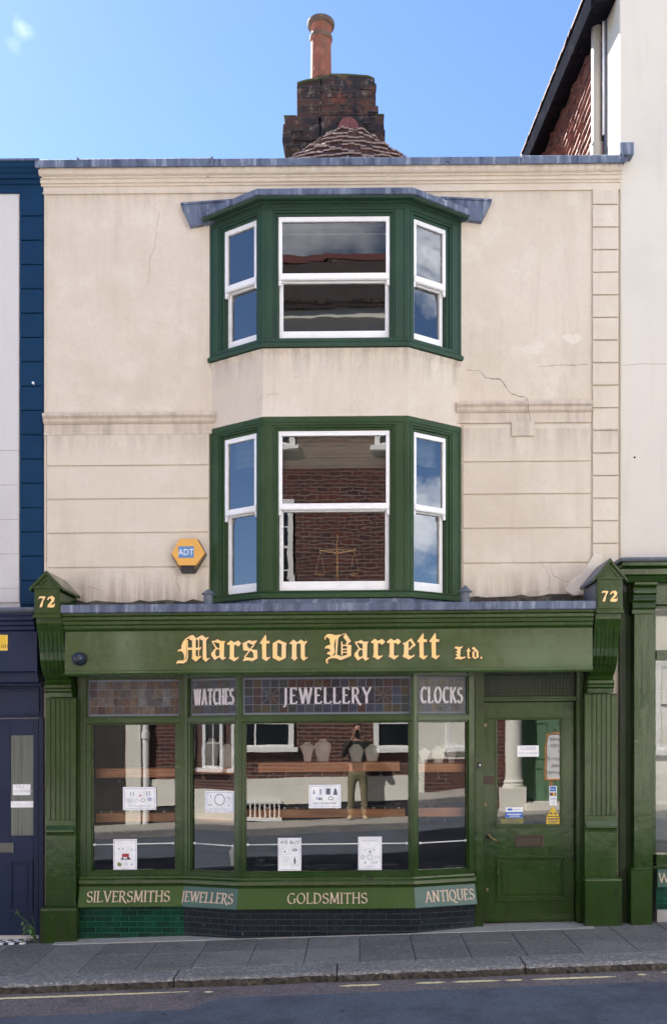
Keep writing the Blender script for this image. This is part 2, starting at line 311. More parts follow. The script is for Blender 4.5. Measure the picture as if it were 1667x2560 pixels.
M['brass'] = mat('old_brass', (0.32, 0.22, 0.11), 0.35, 0.8, layers=[(30, 3, (0.12, 0.08, 0.05), 0.4, 0.7, 0.8)])
M['bronze'] = mat('dull_bronze', (0.06, 0.045, 0.035), 0.4, 0.5)
M['yellow'] = mat('alarm_yellow', (0.80, 0.42, 0.09), 0.45, layers=[(9, 4, (0.70, 0.36, 0.09), 0.4, 0.7, 0.6)])
M['badge_blue'] = mat('badge_blue', (0.09, 0.25, 0.50), 0.45)
M['paper'] = mat('white_paper', (0.92, 0.93, 0.95), 0.6, layers=[(14, 3, (0.64, 0.66, 0.72), 0.4, 0.7, 0.5)])
M['ink'] = mat('grey_ink', (0.10, 0.12, 0.17), 0.7); M['ink_light'] = mat('pale_ink', (0.38, 0.42, 0.52), 0.7); M['ink_lilac'] = mat('lilac_print', (0.45, 0.46, 0.66), 0.7)
M['red'] = mat('red_print', (0.36, 0.03, 0.05), 0.6); M['cardblue'] = mat('blue_print', (0.03, 0.13, 0.50), 0.5); M['cardyellow'] = mat('yellow_print', (0.75, 0.50, 0.03), 0.5); M['olive'] = mat('olive_print', (0.22, 0.21, 0.07), 0.6)
M['linen'] = mat('grey_linen', (0.78, 0.76, 0.73), 0.8, layers=[(30, 3, (0.66, 0.64, 0.62), 0.4, 0.6, 0.8)])
M['velvet'] = mat('navy_velvet', (0.010, 0.014, 0.026), 0.8)
M['tray_edge'] = mat('tray_rim', (0.16, 0.19, 0.23), 0.4)
M['chrome'] = mat('white_rod', (0.80, 0.80, 0.78), 0.25)
M['pewter'] = mat('grey_lamp_metal', (0.10, 0.10, 0.10), 0.35, 0.6)
M['navy'] = mat('navy_paint', (0.002, 0.010, 0.044), 0.4, spec=0.3, layers=[(2, 5, (0.008, 0.020, 0.066), 0.4, 0.7, 0.7), ((15, 15, 2), 4, (0.005, 0.010, 0.030), 0.55, 0.75, 0.5)], bumps=[((20, 20, 3), 4, 0.3, 0.003), (3, 3, 0.2, 0.02)], rvar=0.1)
M['blue'] = mat('blue_masonry_paint', (0.0, 0.027, 0.078), 0.7, spec=0.25, layers=[(2, 5, (0.001, 0.038, 0.100), 0.4, 0.7, 0.7), (20, 4, (0.004, 0.026, 0.085), 0.6, 0.75, 0.5)], bumps=[(30, 4, 0.3, 0.004)])
M['grey_render'] = mat('pale_grey_render', (0.60, 0.59, 0.59), 0.88, layers=[(1.1, 6, (0.52, 0.50, 0.49), 0.45, 0.72, 0.6), ((8, 8, 0.8), 5, (0.46, 0.43, 0.41), 0.56, 0.78, 0.35)], bumps=[(45, 5, 0.3, 0.003), (2, 3, 0.3, 0.02)])
M['white_render'] = mat('white_render', (0.66, 0.62, 0.55), 0.88, layers=[(1.1, 6, (0.57, 0.53, 0.49), 0.45, 0.72, 0.6), ((8, 8, 0.8), 5, (0.52, 0.46, 0.41), 0.56, 0.78, 0.35)], bumps=[(45, 5, 0.3, 0.003), (2, 3, 0.3, 0.02)])
M['cornerboard'] = mat('cream_corner_board', (0.62, 0.58, 0.48), 0.7, layers=[((25, 25, 2), 5, (0.48, 0.38, 0.22), 0.5, 0.72, 0.7)])
M['pipe'] = mat('grey_painted_pipe', (0.40, 0.38, 0.34), 0.5, layers=[((20, 20, 1.5), 4, (0.28, 0.24, 0.20), 0.5, 0.7, 0.7)])
M['dark_wood'] = mat('black_soffit_timber', (0.010, 0.011, 0.016), 0.95, layers=[(9, 4, (0.022, 0.022, 0.028), 0.5, 0.7, 0.8)], spec=0.0)
def tilemat(name, a, b, c): return mat(name, a, 0.85, layers=[(5.5, 2, b, 0.42, 0.58, 0.9), (14, 4, c, 0.5, 0.7, 0.7)], bumps=[(40, 4, 0.5, 0.005)])
M['tilehung'] = tilemat('clay_hung_tile', (0.26, 0.125, 0.11), (0.14, 0.075, 0.075), (0.36, 0.26, 0.24))
M['rooftile'] = tilemat('old_roof_tile', (0.055, 0.022, 0.020), (0.030, 0.015, 0.017), (0.16, 0.09, 0.07))
M['tile_edge'] = mat('chalky_tile_edge', (0.30, 0.24, 0.22), 0.9, layers=[(20, 4, (0.18, 0.10, 0.08), 0.5, 0.65, 0.9)])  # pale mortar tone with the tiles' sunlit edges put into it
M['ridge'] = mat('ridge_tile', (0.16, 0.05, 0.05), 0.8, layers=[(12, 4, (0.08, 0.03, 0.035), 0.4, 0.7, 0.8)])
M['stack'] = brickmat('sooty_stack_brick', (0.070, 0.030, 0.023), (0.016, 0.014, 0.018), (0.060, 0.050, 0.042), 0.225, 0.078, 0.009, 0.9,
                      layers=[(3.2, 6, (0.012, 0.014, 0.020), 0.42, 0.60, 0.85), (11, 4, (0.13, 0.06, 0.045), .55, .68, .6), (3.5, 6, (0.20, 0.12, 0.03), 0.62, 0.72, 0.7), (9, 5, (0.26, 0.22, 0.18), 0.60, 0.72, 0.6), (6, 6, (0.16, 0.05, 0.035), 0.62, 0.7, .7)], bump=1.0, warp=0.055)
M['pot'] = mat('terracotta_pot', (0.20, 0.065, 0.04), 0.85, layers=[((9, 9, 1.6), 5, (0.12, 0.07, 0.045), 0.45, 0.62, 0.9), (7, 5, (0.34, 0.13, 0.09), 0.52, 0.66, 0.7), (8, 4, (0.55, 0.50, 0.44), 0.66, 0.71, 0.8)], bumps=[(20, 4, 0.4, 0.004)])
M['pot_dark'] = mat('sooted_pot_rim', (0.085, 0.06, 0.05), 0.85, layers=[(8, 5, (0.20, 0.12, 0.08), 0.5, 0.7, 0.7)])
M['moss'] = mat('mossy_mortar', (0.05, 0.065, 0.03), 0.95, layers=[(12, 5, (0.14, 0.13, 0.10), 0.5, 0.7, 0.7)], bumps=[(25, 4, 0.8, 0.02)])
for k_, b_, in (('slab', 1.0), ('slab_b', 0.84), ('slab_c', 1.14)):
    M[k_] = mat('paving_slab', (0.172 * b_, 0.170 * b_, 0.170 * b_), 0.88, spec=0.3, layers=[(1.3, 6, (0.095, 0.096, 0.103), 0.42, 0.64, 0.7), (34, 4, (0.30, 0.30, 0.30), 0.53, 0.68, 0.6), (40, 4, (0.045, 0.045, 0.05), 0.54, 0.66, 0.6), (5, 6, (0.20, 0.19, 0.185), 0.56, 0.68, 0.45), (19, 1, (0.05, 0.05, 0.052), 0.72, 0.74, 0.7), (27, 1, (0.33, 0.32, 0.31), 0.755, 0.765, 0.8)], bumps=[(50, 4, 0.6, 0.004)])
M['joint'] = mat('slab_joint_dirt', (0.030, 0.030, 0.034), 0.95)
M['kerb'] = mat('granite_kerb', (0.17, 0.17, 0.175), 0.75, layers=[(32, 4, (0.42, 0.41, 0.40), 0.50, 0.64, 0.75), (36, 3, (0.05, 0.05, 0.055), 0.56, 0.66, 0.7), (2, 5, (0.10, 0.10, 0.10), 0.5, 0.7, 0.4)], bumps=[(30, 5, 0.6, 0.01), (5, 4, 0.6, 0.02)])
M['kerb_face'] = mat('rough_kerb_face', (0.060, 0.052, 0.042), 0.9, layers=[(16, 6, (0.15, 0.13, 0.105), 0.50, 0.68, 0.8), (24, 5, (0.012, 0.011, 0.012), 0.5, 0.62, 0.8)], bumps=[(12, 6, 1.0, 0.04)])
M['asphalt'] = mat('asphalt', (0.094, 0.114, 0.156), 0.9, spec=0.3, layers=[((24, 50, 50), 3, (0.15, 0.165, 0.20), 0.54, 0.68, 0.6), ((28, 60, 60), 3, (0.028, 0.032, 0.045), 0.55, 0.68, 0.7), (9, 1, (0.02, 0.022, 0.03), 0.74, 0.76, 0.8), (2.5, 5, (0.046, 0.050, 0.064), 0.45, 0.7, 0.7)], bumps=[(140, 3, 0.6, 0.004)])
M['asphalt_old'] = mat('older_asphalt', (0.150, 0.130, 0.138), 0.9, spec=0.3, layers=[(42, 4, (0.30, 0.27, 0.25), 0.5, 0.66, 0.8), (55, 3, (0.05, 0.045, 0.05), 0.55, 0.66, 0.8), (3, 7, (0.085, 0.080, 0.088), 0.50, 0.64, 0.8)], bumps=[(100, 3, 0.7, 0.005)])
M['line'] = mat('worn_yellow_line', (0.85, 0.74, 0.42), 0.85, layers=[(45, 5, (0.15, 0.14, 0.13), 0.60, 0.68, 0.85)], bumps=[(70, 3, 0.4, 0.003)])
M['stone'] = mat('pale_threshold_stone', (0.36, 0.355, 0.35), 0.6, layers=[(9, 5, (0.24, 0.235, 0.235), 0.45, 0.7, 0.7)], bumps=[(30, 3, 0.3, 0.003)])
M['leaf'] = mat('weed_leaf', (0.05, 0.13, 0.03), 0.55, layers=[(20, 2, (0.09, 0.18, 0.04), 0.4, 0.6, 0.8)])
M['opp_brick'] = brickmat('red_street_brick', (0.130, 0.036, 0.028), (0.050, 0.022, 0.024), (0.22, 0.17, 0.15), 0.225, 0.075, 0.011, 0.85,
                          layers=[(1.2, 5, (0.075, 0.04, 0.04), 0.45, 0.68, 0.6), (9, 3, (0.22, 0.07, 0.04), 0.58, 0.70, 0.5)])
M['opp_cream'] = mat('opposite_cream_render', (0.80, 0.79, 0.73), 0.85, layers=[(2, 5, (0.68, 0.66, 0.60), 0.45, 0.7, 0.6)])
M['opp_green'] = mat('opposite_green_door', (0.13, 0.24, 0.15), 0.5)
M['opp_roof'] = brickmat('opposite_roof_tile', (0.085, 0.05, 0.045), (0.045, 0.032, 0.035), (0.004, 0.004, 0.005), 0.17, 0.10, 0.022, 0.9, layers=[(2, 4, (0.03, 0.025, 0.03), .45, .65, .7)], warp=0.03)
grime_and_shade(M['green'], [(-.1, .55, .9)], (0.030, 0.030, 0.018)); grime_and_shade(M['green_h'], [(Z(1572, .42), Z(1600, .42), .5)], (0.012, 0.018, 0.008))  # green soils towards the ground; fascia darkens towards its top
M['darkglass'] = mat('dark_window_glass', (0.012, 0.016, 0.022), 0.05, spec=0.8)
M['reeded'] = mat('reeded_glass', (0.10, 0.115, 0.105), 0.25, layers=[((70, 1, 1.0), 2, (0.05, 0.058, 0.055), 0.45, 0.6, 0.9)])
# ------------------------------------------------------------------ ground
def cl(x): return max(-26.0, min(26.0, x))
def pz(x, y): t = min(1, max(0, -y / 1.5)); return 0.019 + 0.0286 * cl(x) + t * (-0.029 + 0.0084 * cl(x))
def rz(x, y): return -0.085 + 0.037 * cl(x) + 0.03 * (-1.5 - y)
XS = [-60, -26, -14, -8, -5, -4, -3, -2, -1, 0, 1, 2, 3, 4, 5, 8, 14, 26, 60]
def sheet(name, y0, y1, zf, mt, ny=4, xs=XS, dz=0.0, ywob=None):
    mb = MB(); ys = [y0 + (y1 - y0) * i / ny for i in range(ny + 1)]; vs = []
    for i, y in enumerate(ys):
        for x in xs:
            yy = y + (ywob(x) if ywob and i == ny else 0); vs.append((x, -yy, zf(x, yy) + dz))
    n = len(xs); fs = [(i * n + j, i * n + j + 1, (i + 1) * n + j + 1, (i + 1) * n + j) for i in range(ny) for j in range(n - 1)]
    mb.add(vs, fs); return tag(mb.build(name, mt, shear=0), kind='structure')
g = MB(); g.add([(-600, -600, -2.6), (600, -600, -2.6), (600, 600, -2.6), (-600, 600, -2.6)], [(0, 1, 2, 3)])
tag(g.build('ground', M['asphalt_old'], shear=0), kind='structure')
sheet('road', -1.45, -8.3, rz, M['asphalt_old'], 6)
fx = [-20 + 0.11 * i for i in range(365)]
def patch_edge(x):               # the newer surface starts further out on the left, steps in and runs parallel to the kerb
    e = 0.0 if x > -1.05 else (0.55 * min(1, (-1.05 - x) / 0.12) if x > -1.17 else 0.55 + 0.05 * (-1.17 - x))
    return -(e + 0.012 * math.sin(x * 9) + 0.008 * math.sin(x * 23 + 1))
mb = MB(); vs = []
for x in fx: y = -1.89 + patch_edge(x) * 0.55; vs += [(x, -y, rz(x, y) + 0.004), (x, 8.2, rz(x, -8.2) + 0.004)]
mb.add(vs, [(2 * i, 2 * i + 2, 2 * i + 3, 2 * i + 1) for i in range(len(fx) - 1)])
tag(mb.build('road_patch', M['asphalt'], shear=0), kind='structure')
def yline(name, x0, x1, y0, wdt):
    mb = MB(); n = max(2, int((x1 - x0) / 0.02)); vs = []
    for i in range(n + 1):
        x = x0 + (x1 - x0) * i / n; e = min(1, 4 * min(i, n - i) / n + 0.25)
        a = random.uniform(-0.006, 0.006); b = random.uniform(-0.006, 0.006)
        vs += [(x, -(y0 + a - wdt / 2 * e), rz(x, y0) + 0.004 + 0.03 * (wdt / 2 * e - a)), (x, -(y0 + b + wdt / 2 * e), rz(x, y0) + 0.004 - 0.03 * (wdt / 2 * e + b))]
    mb.add(vs, [(2 * i, 2 * i + 2, 2 * i + 3, 2 * i + 1) for i in range(n)])
    tag(mb.build('road_marking', M['line'], shear=0), kind='structure')
def rd(u, v):                    # road point under a photograph pixel
    y = -2.0
    for _ in range(12):
        x = (u - 896) * S * (CD + y) / CD; h = CZ - rz(x, y); y = h * CD / ((v - 1829) * S) - CD
    return (u - 896) * S * (CD + y) / CD, y
for u0, v0, u1, v1 in ((-300, 2508, 474, 2481), (508, 2482, 534, 2480), (846, 2466, 951, 2463), (1038, 2459, 1113, 2457), (1128, 2456, 1251, 2452.5), (1262, 2452, 1306, 2451), (1328, 2449.5, 1540, 2443), (1592, 2438, 1615, 2437), (1655, 2434, 2100, 2415)):
    p, q = rd(u0, v0), rd(u1, v1); yline('m', p[0], q[0], (p[1] + q[1]) / 2, 0.050)
# pavement: bedding sheet, slabs laid on it, kerb stones
sheet('pavement', 0.6, -1.22, pz, M['joint'], 4, dz=-0.012)
mb = MB(); px = 0.0
i = -45
while i < 45:
    x0 = i * 0.452 + 0.012; x1 = x0 + 0.446
    for y0, y1 in ((0.3, -0.72), (-0.722, -1.196)):
        j = [random.uniform(-0.0015, 0.0015) for _ in range(4)]
        P = [(x0, y0), (x1, y0), (x1, y1), (x0, y1)]
        mb.m = random.choice((0, 0, 1, 2)); mb.hexa([(x, -y, pz(x, y) - 0.03) for x, y in P] + [(x, -y, pz(x, y) + k) for (x, y), k in zip(P, j)])
    i += 1
tag(mb.build('paving_slabs', [M['slab'], M['slab_b'], M['slab_c']], shear=0, bevel=0.003, seg=1), kind='structure')
kx = [X(-2600, 0), X(-1700), X(-900), rd(-330, 2470)[0], (435 - 896) * S * 7.5 / 9, (842 - 896) * S * 7.5 / 9, (1313 - 896) * S * 7.5 / 9, 3.0, 4.4, 6, 8, 10]
for k in range(len(kx) - 1):
    x0, x1 = kx[k] + 0.005, kx[k + 1] - 0.006; n = max(4, int((x1 - x0) / 0.03)); mb = MB(); vs = []; fs = []
    pr = [(-1.206, 0.0, 0), (-1.47, 0.002, .2), (-1.492, -0.006, .6), (-1.502, -0.022, 1), (-1.506, -0.05, 1), (-1.500, -0.11, 1)]
    for i in range(n + 1):
        x = x0 + (x1 - x0) * i / n; r0 = random.uniform(-1, 1)
        for y, dz, a in pr:
            vs.append((x, -(y + 0.006 * a * math.sin(x * 7 + k) + random.uniform(-.007, .007) * a), pz(x, -1.5) + dz + random.uniform(-.004, .004) * a + 0.003 * r0 * a))
    m = len(pr); fs = [(i * m + j, i * m + j + 1, (i + 1) * m + j + 1, (i + 1) * m + j) for i in range(n) for j in range(m - 1)]
    for e in (0, n * m): fs.append([e + j for j in range(m)])
    mb.v = []; mb.add(vs, fs); mb.mi = [(1 if (f[1] - f[0] == 1 and f[0] % m >= 3) else 0) if len(f) == 4 else 1 for f in mb.f]
    tag(mb.build('kerb', [M['kerb'], M['kerb_face']], shear=0), kind='structure')
mb = MB(); mb.box(-20, 20, 1.2, 1.488, -1, -0.032)     # bed below the kerb joints
tag(mb.build('kerb_bed', M['joint'], shear=0.037), kind='structure')
x0, x1 = X(132, .28), X(1486, .28)                  # pale stone strip under window and door
mb = MB(); mb.hexa([(x0, -0.5, -.1), (x1, -0.5, .02), (x1, .285, -.05), (x0, .285, -.2), (x0, -0.5, pz(x0, 0) + .006), (x1, -0.5, pz(x1, 0) + .006), (x1, .285, pz(x1, -.28) + .004), (x0, .285, pz(x0, -.28) + .004)])
tag(mb.build('threshold_slab', M['stone'], shear=0, bevel=0.002), kind='structure')

# ------------------------------------------------------------------ the shop building
XL, XR = X(112), X(1548)
shop = thing('shop_building', (X(840), 0.5, 0.0), 'cream rendered building with two green bay windows above the green jewellery shopfront', 'building')
ZT = Z(420, .0)
wall = MB()
ol, orr = X(524) + .05, X(1153) - .05
zb = Z(1530)
wall.box(XL, ol, -.35, 0, zb, ZT); wall.box(orr, XR, -.35, 0, zb, ZT)
wall.box(ol, orr, -.35, -.001, Z(575), ZT); wall.box(ol, orr, -.35, -.001, Z(1062), Z(905)); wall.box(ol, orr, -.35, -.001, zb, Z(1498))
wall.box(XL, XL + .3, -6, -.351, 0.1, ZT); wall.box(XR - .3, XR, -6, -.351, 0.1, ZT); wall.box(XL + .3, XR - .3, -6, -5.7, .1, ZT)
wall.box(XL, X(205), -.35, 0, -.2, zb - .001); wall.box(X(1452), XR, -.35, 0, -.2, zb - .001)
W = wall.build('wall', M['cream'], shop)
def rust(a0, a1, vs_, o1=.016, gap=.0065, mt='cream', name='rusticated_band'):
    m = MB()
    for v0, v1 in vs_: m.box(a0, a1, .0005, o1, Z(v1, .0) + gap, Z(v0) - gap)
    return m.build(name, M[mt], shop, bevel=.005)
jl = [1080, 1161, 1244, 1329, 1415, 1512]
rust(X(119), X(523), list(zip(jl[:-1], jl[1:]))); jr = [1064, 1159, 1240, 1325, 1412, 1512]; rust(X(1156), X(1474), list(zip(jr[:-1], jr[1:])))
q = MB(); v = 463
while v < 1400:
    q.box(X(1479), X(1543), .0005, .022, Z(v + 54.5), Z(v + 1.2)); v += 56.4
q.build('quoin', M['cream'], shop, bevel=.006)
m = MB(); m.box(XL, XL + .022, .0005, .010, Z(1512), Z(470)); m.build('edge_strip', M['cream'], shop, bevel=.003)
# top cornice, lead capping
def prof(pts, back=-.02): return [(back, pts[0][1])] + pts + [(back, pts[-1][1])]
zc = lambda v, d: Z(v, d)
m = MB(); m.sweep([(XL - .02, 0), (XR, 0)], prof([(.115, zc(411, .11)), (.115, zc(424, .11)), (.10, zc(430, .10)), (.072, zc(436, .075)), (.072, zc(440, .072)), (.056, zc(442, .056)), (.062, zc(447, .06)), (.055, zc(452, .055)), (.040, zc(454, .04)), (.036, zc(460, .035)), (.022, zc(462, .022)), (.020, zc(479, .02)), (.004, zc(481, .0))], -.3))
m.build('cornice', M['cream'], shop, bevel=.002)
m = MB(); xs = [XL - .045, X(196, .14), X(531, .14), X(871, .14), X(914, .14), X(1305, .14), XR - .01]
zt, zl = zc(391, .14), zc(412, .14)
for i in range(len(xs) - 1):
    e = [.0, .004, -.003, .0, -.004, .003][i]
    m.sweep([(xs[i] + .002, 0), (xs[i + 1] + .004, 0)], [(-.45, zt + .01 + e), (.13, zt + e), (.142 + e, zt - .012), (.142 + e, zl), (.128, zl - .002), (.128, zl + .02), (-.45, zl + .03)])
    m.box(xs[i + 1] - .012, xs[i + 1] + .008, .13, .152, zl - .004, zt + .004)
for u in (212, 340, 437, 470, 600, 735, 880, 950, 1120, 1240, 1390, 1440, 1500):
    m.lathe(X(u, .14), .143, [(0, zl + .012), (.018, zl + .014), (.018, zl + .03), (0, zl + .032)], 8, 1, .3)
m.build('lead_capping', M['lead'], shop, bevel=.004)
m = MB(); m.box(X(1548, .15), X(1584, .15), .03, .15, Z(391, .15), Z(360, .15)); m.prism([(X(1552, .12), Z(388)), (X(1574, .12), Z(390)), (X(1572, .12), Z(412)), (X(1563, .12), Z(425)), (X(1552, .12), Z(426))], .03, .11)
m.build('lead_rainwater_outlet', M['lead'], shop, bevel=.008)
# string courses
def string(a0, a1, vt, vb, name='string_course'):
    m = MB(); h = vt
    m.sweep([(a0, 0), (a1, 0)], prof([(.070, zc(h, .07)), (.075, zc(h + 7, .07)), (.060, zc(h + 12, .06)), (.050, zc(h + 14, .05)), (.045, zc(h + 22, .045)), (.028, zc(h + 28, .028)), (.016, zc(h + 30, .016)), (.014, zc(vb - 6, .014)), (.020, zc(vb - 5, .02)), (.020, zc(vb, .02))]))
    return m.build(name, M['cream_dirty'], shop, bevel=.003)
string(XL, X(536, .05), 1026, 1082); string(X(1141, .05), X(1478, .03), 1005, 1060)
m = MB(); m.box(X(1276), X(1334), .0005, .035, Z(1096), Z(1059)); m.build('string_course_block', M['cream_dirty'], shop, bevel=.006)

# bays
def bay(zsill, ztop, zmb, w0, wm0, wm1, w1, g, cornice):
    """zsill/ztop: casing; w0 top of window, wm0-wm1 meeting rail, w1 bottom (heights)"""
    PL = [(X(524), 0), (-230.7 * S, .35), (119 * S, .35), (X(1153), 0)]
    part = MB()
    part.sweep([PL[0], PL[1], PL[2], PL[3]], [(-.10, zsill), (.030, zsill), (.034, zsill + .030), (.012, zsill + .052), (-.10, zsill + .056)])
    faces = [Face(PL[i], PL[i + 1]) for i in range(3)]
    subs = []
    for k, F in enumerate(faces):
        if k == 0: a0, a1 = .155, F.L - .092
        elif k == 1: a0, a1 = F.a(696, -.03), F.a(974, -.03)
        else: a0, a1 = .088, F.L - .158
        part.xf = F.xf; zb0 = zsill + .057
        t = .0035 * k
        part.frame(0 if k != 1 else 0.0, F.L, zb0, ztop - .001, a0 - .045, F.L - a1 - .045, ztop - w0 - .045, max(.004, w1 - zb0 - .004), -.11 - t, 0)
        part.frame(a0 - .045, a1 + .045, zb0 + max(.004, w1 - zb0 - .004), w0 + .045, .020, .020, .020, 0, -.11, -.010)
        part.frame(a0 - .025, a1 + .025, zb0 + max(.004, w1 - zb0 - .004), w0 + .025, .024, .024, .024, 0, -.13, -.026)
        # raised outer bead on the posts
        for aa in (.022, F.L - .034): part.box(aa, aa + .012, -.01, .007, zb0, ztop - .03)
        part.box(.034, F.L - .034, -.01, .007, ztop - .05, ztop - .036)
        up = MB(F.xf)
        up.frame(a0, a1, wm1, w0, .034, .034, .042, wm0 - wm1, -.072, -.036)
        up.box(a0 + .01, a1 - .01, -.05, -.028, wm1 + .006, wm0 - .004)
        for ax, s in ((a0, 1), (a1 - .03, -1)):
            e = 0 if s > 0 else .03
            up.prism([(ax, wm1 - .001), (ax + .03, wm1 - .001), (ax + (.022 if s > 0 else .03), wm1 - .048), (ax + (.0 if s > 0 else .008), wm1 - .048)], -.070, -.038)
        lo = MB(F.xf)
        lo.frame(a0 + .004, a1 - .004, w1, wm1 + .02, .036, .036, .03, .088, -.115, -.078)
        gu = MB(F.xf); gu.add([(a0 + .03, -.055, wm1 + .05), (a1 - .03, -.055, wm1 + .05), (a1 - .03, -.055 + random.uniform(-.003, .003), w0 - .03), (a0 + .03, -.055, w0 - .03)], [(0, 1, 2, 3)])
        gl = MB(F.xf); gl.add([(a0 + .03, -.098, w1 + .08), (a1 - .03, -.098, w1 + .08), (a1 - .03, -.098 + random.uniform(-.003, .003), wm1 + .0), (a0 + .03, -.098, wm1)], [(0, 1, 2, 3)])
        subs += [('sash', up, 'white'), ('sash', lo, 'white'), ('pane', gu, 'glass' if k == 1 else 'sideglass'), ('pane', gl, 'glass' if k == 1 else 'sideglass')]
    part.xf = MB().xf
    if cornice:
        zc0 = Z(486, .47)
        part.sweep(PL, [(-.11, ztop - .002), (.010, ztop - .002), (.016, ztop + .012), (.030, ztop + .016), (.040, ztop + .035), (.085, zc0 - .020), (.10, zc0 - .016), (.112, zc0 - .001), (-.11, zc0 - .001)])
    B = part.build('bay_window', M[g], shop, bevel=.0035)
    for n_, mb_, mt_ in subs: mb_.build(n_, M[mt_], B, bevel=.003 if mt_ == 'white' else 0)
    return B, PL
f = lambda v, d=.32: Z(v, d)
ub, PL = bay(f(865, .38), f(507, .35), 0, f(540), f(681), f(698), f(846), 'green_cool', True)
lb, _ = bay(f(1494, .36), f(1040, .36), 0, f(1076), f(1257), f(1273), f(1475), 'green_mid', False)
zc0 = Z(486, .47); zc1 = Z(469, .47)
m = MB(); m.sweep(PL, [(-.3, zc0), (.122, zc0), (.128, zc0 + .006), (.128, zc1 - .008), (.118, zc1), (-.3, zc1 + .01)])
for u in (818, 985, 1110, 700, 590):
    F = Face(PL[1], PL[2]); m.lathe(X(u, .475), .479 if 650 < u < 1020 else .33, [(0, zc0 + .01), (.016, zc0 + .012), (.016, zc0 + .03), (0, zc0 + .032)], 8, 1, .35)
for P, sgn in ((X(524), 1), (X(1153), -1)):     # splayed lead wings where the bay roof meets the wall
    a = lambda u: X(u, .05)
    pts = [(a(452), zc(509, .05)), (a(590), zc(500, .05)), (a(560), zc(548, .05)), (a(475), zc(562, .05))] if sgn > 0 else [(a(1229), zc(506, .05)), (a(1090), zc(498, .05)), (a(1120), zc(545, .05)), (a(1203), zc(556, .05))]
    m.prism(pts, -.005, .05)
    m.prism([(p[0], p[1] + .02) for p in (pts[0], pts[1])] + [(p[0], p[1]) for p in (pts[1], pts[0])], -.002, .058)
m.build('bay_lead_roof', M['lead'], shop, bevel=.005)
m = MB(); m.lathe(X(830, .3), .3, [(.022, zc1), (.022, zc1 + .03), (.03, zc1 + .032), (.03, zc1 + .04), (0, zc1 + .042)], 10); m.build('roof_vent_cap', M['white'], shop)
# rendered apron between the bays, slightly flared under the upper sill
m = MB(); m.sweep(PL, [(-.12, f(1040, .36) + .003), (.002, f(1040, .36) + .003), (-.008, f(1040, .36) + .03), (-.014, f(960, .34)), (-.010, f(885, .36)), (.004, f(872, .36)), (.008, f(866, .38) - .001), (-.12, f(866, .38) - .001)])
m.build('bay_apron', M['apron'], shop, bevel=.004)
# rooms behind the bays
for zt_, zb_ in ((f(500), f(880)), (f(1035), f(1500))):
    m = MB(); a0, a1 = ol + .001, orr - .001
    m.box(a0 - .05, a1 + .05, -2.2, -2.1, zb_ - .03, zt_ + .03); m.box(a0 - .03, a0 - .001, -2.1, -.345, zb_ - .03, zt_ + .03); m.box(a1 + .001, a1 + .03, -2.1, -.345, zb_ - .03, zt_ + .03)
    pl = [(a0 - .02, -2.15), (a1 + .02, -2.15), (a1 + .02, -.002), (PL[2][0] - .02, .27), (PL[1][0] + .02, .27), (a0 - .02, -.002)]
    for q0, q1 in ((zt_ + .002, zt_ + .012), (zb_ - .014, zb_ - .004)):
        m.add([(a, o, q0) for a, o in pl] + [(a, o, q1) for a, o in pl], [list(range(6)), list(range(11, 5, -1))] + [(i, (i + 1) % 6, 6 + (i + 1) % 6, 6 + i) for i in range(6)])
    m.build('room', M['interior'], shop)
# blind and rail in the bays
F = Face(PL[1], PL[2])
m = MB(F.xf); m.box(.12, F.L - .12, -.20, -.196, f(1168, .15), f(1080, .15)); m.tube([(.12, -.198, f(1142, .15)), (F.L - .12, -.198, f(1142, .15))], .006, 6)
m.tube([(.12, -.198, f(1168, .15)), (F.L - .12, -.198, f(1168, .15))], .010, 6); m.build('blind', M['blind'], lb)
for FF, a0, a1 in ((Face(PL[0], PL[1]), .17, .52), (Face(PL[2], PL[3]), .10, .46)):
    m = MB(FF.xf); m.box(a0, a1, -.16, -.156, f(1160, .15), f(1085, .2)); m.build('blind', M['blind'], lb)
m = MB(F.xf)
for v in (566, 584): m.box(.13, F.L - .13, -.22, -.20, f(v + 1.5, .15), f(v, .15))
m.build('curtain_rail', M['white'], ub)
# cracks in the render
def crack(pts, wd=.0042, o=.0012, name='crack', mt='crack'):
    P = []
    for (u0, v0), (u1, v1) in zip(pts, pts[1:]):
        n = max(2, int(math.hypot(u1 - u0, v1 - v0) / 7))
        for i in range(n): t = i / n; P.append((X(u0 + (u1 - u0) * t + random.uniform(-1.3, 1.3)), Z(v0 + .008 * (u0 - 896) + (v1 - v0) * t + random.uniform(-1.3, 1.3))))
    P.append((X(pts[-1][0]), Z(pts[-1][1] + .008 * (pts[-1][0] - 896))))
    m = MB(); ws = [wd * random.uniform(.35, 1.25) * (1 - .5 * abs(2 * i / len(P) - 1)) for i in range(len(P))]
    for i in range(len(P) - 1):
        (a, z), (b, y) = P[i], P[i + 1]; L = math.hypot(b - a, y - z) or 1; nx, nz = -(y - z) / L, (b - a) / L; w0, w1 = ws[i] / 2, ws[i + 1] / 2
        m.add([(a + nx * w0, o, z + nz * w0), (b + nx * w1, o, y + nz * w1), (b - nx * w1, o, y - nz * w1), (a - nx * w0, o, z - nz * w0)], [(0, 1, 2, 3)])
    return m.build(name, M[mt], shop)
crack([(1167, 924), (1200, 928), (1212, 945), (1250, 948), (1262, 965), (1275, 985), (1312, 993), (1316, 1010)], .011)
crack([(1314, 1000), (1318, 1040), (1322, 1060)], .010, o=.0765)
crack([(367, 490), (378, 515), (398, 532), (392, 575), (390, 610), (375, 650), (374, 690), (368, 715)], .0042)
crack([(1345, 917), (1400, 913), (1470, 912)], .007)
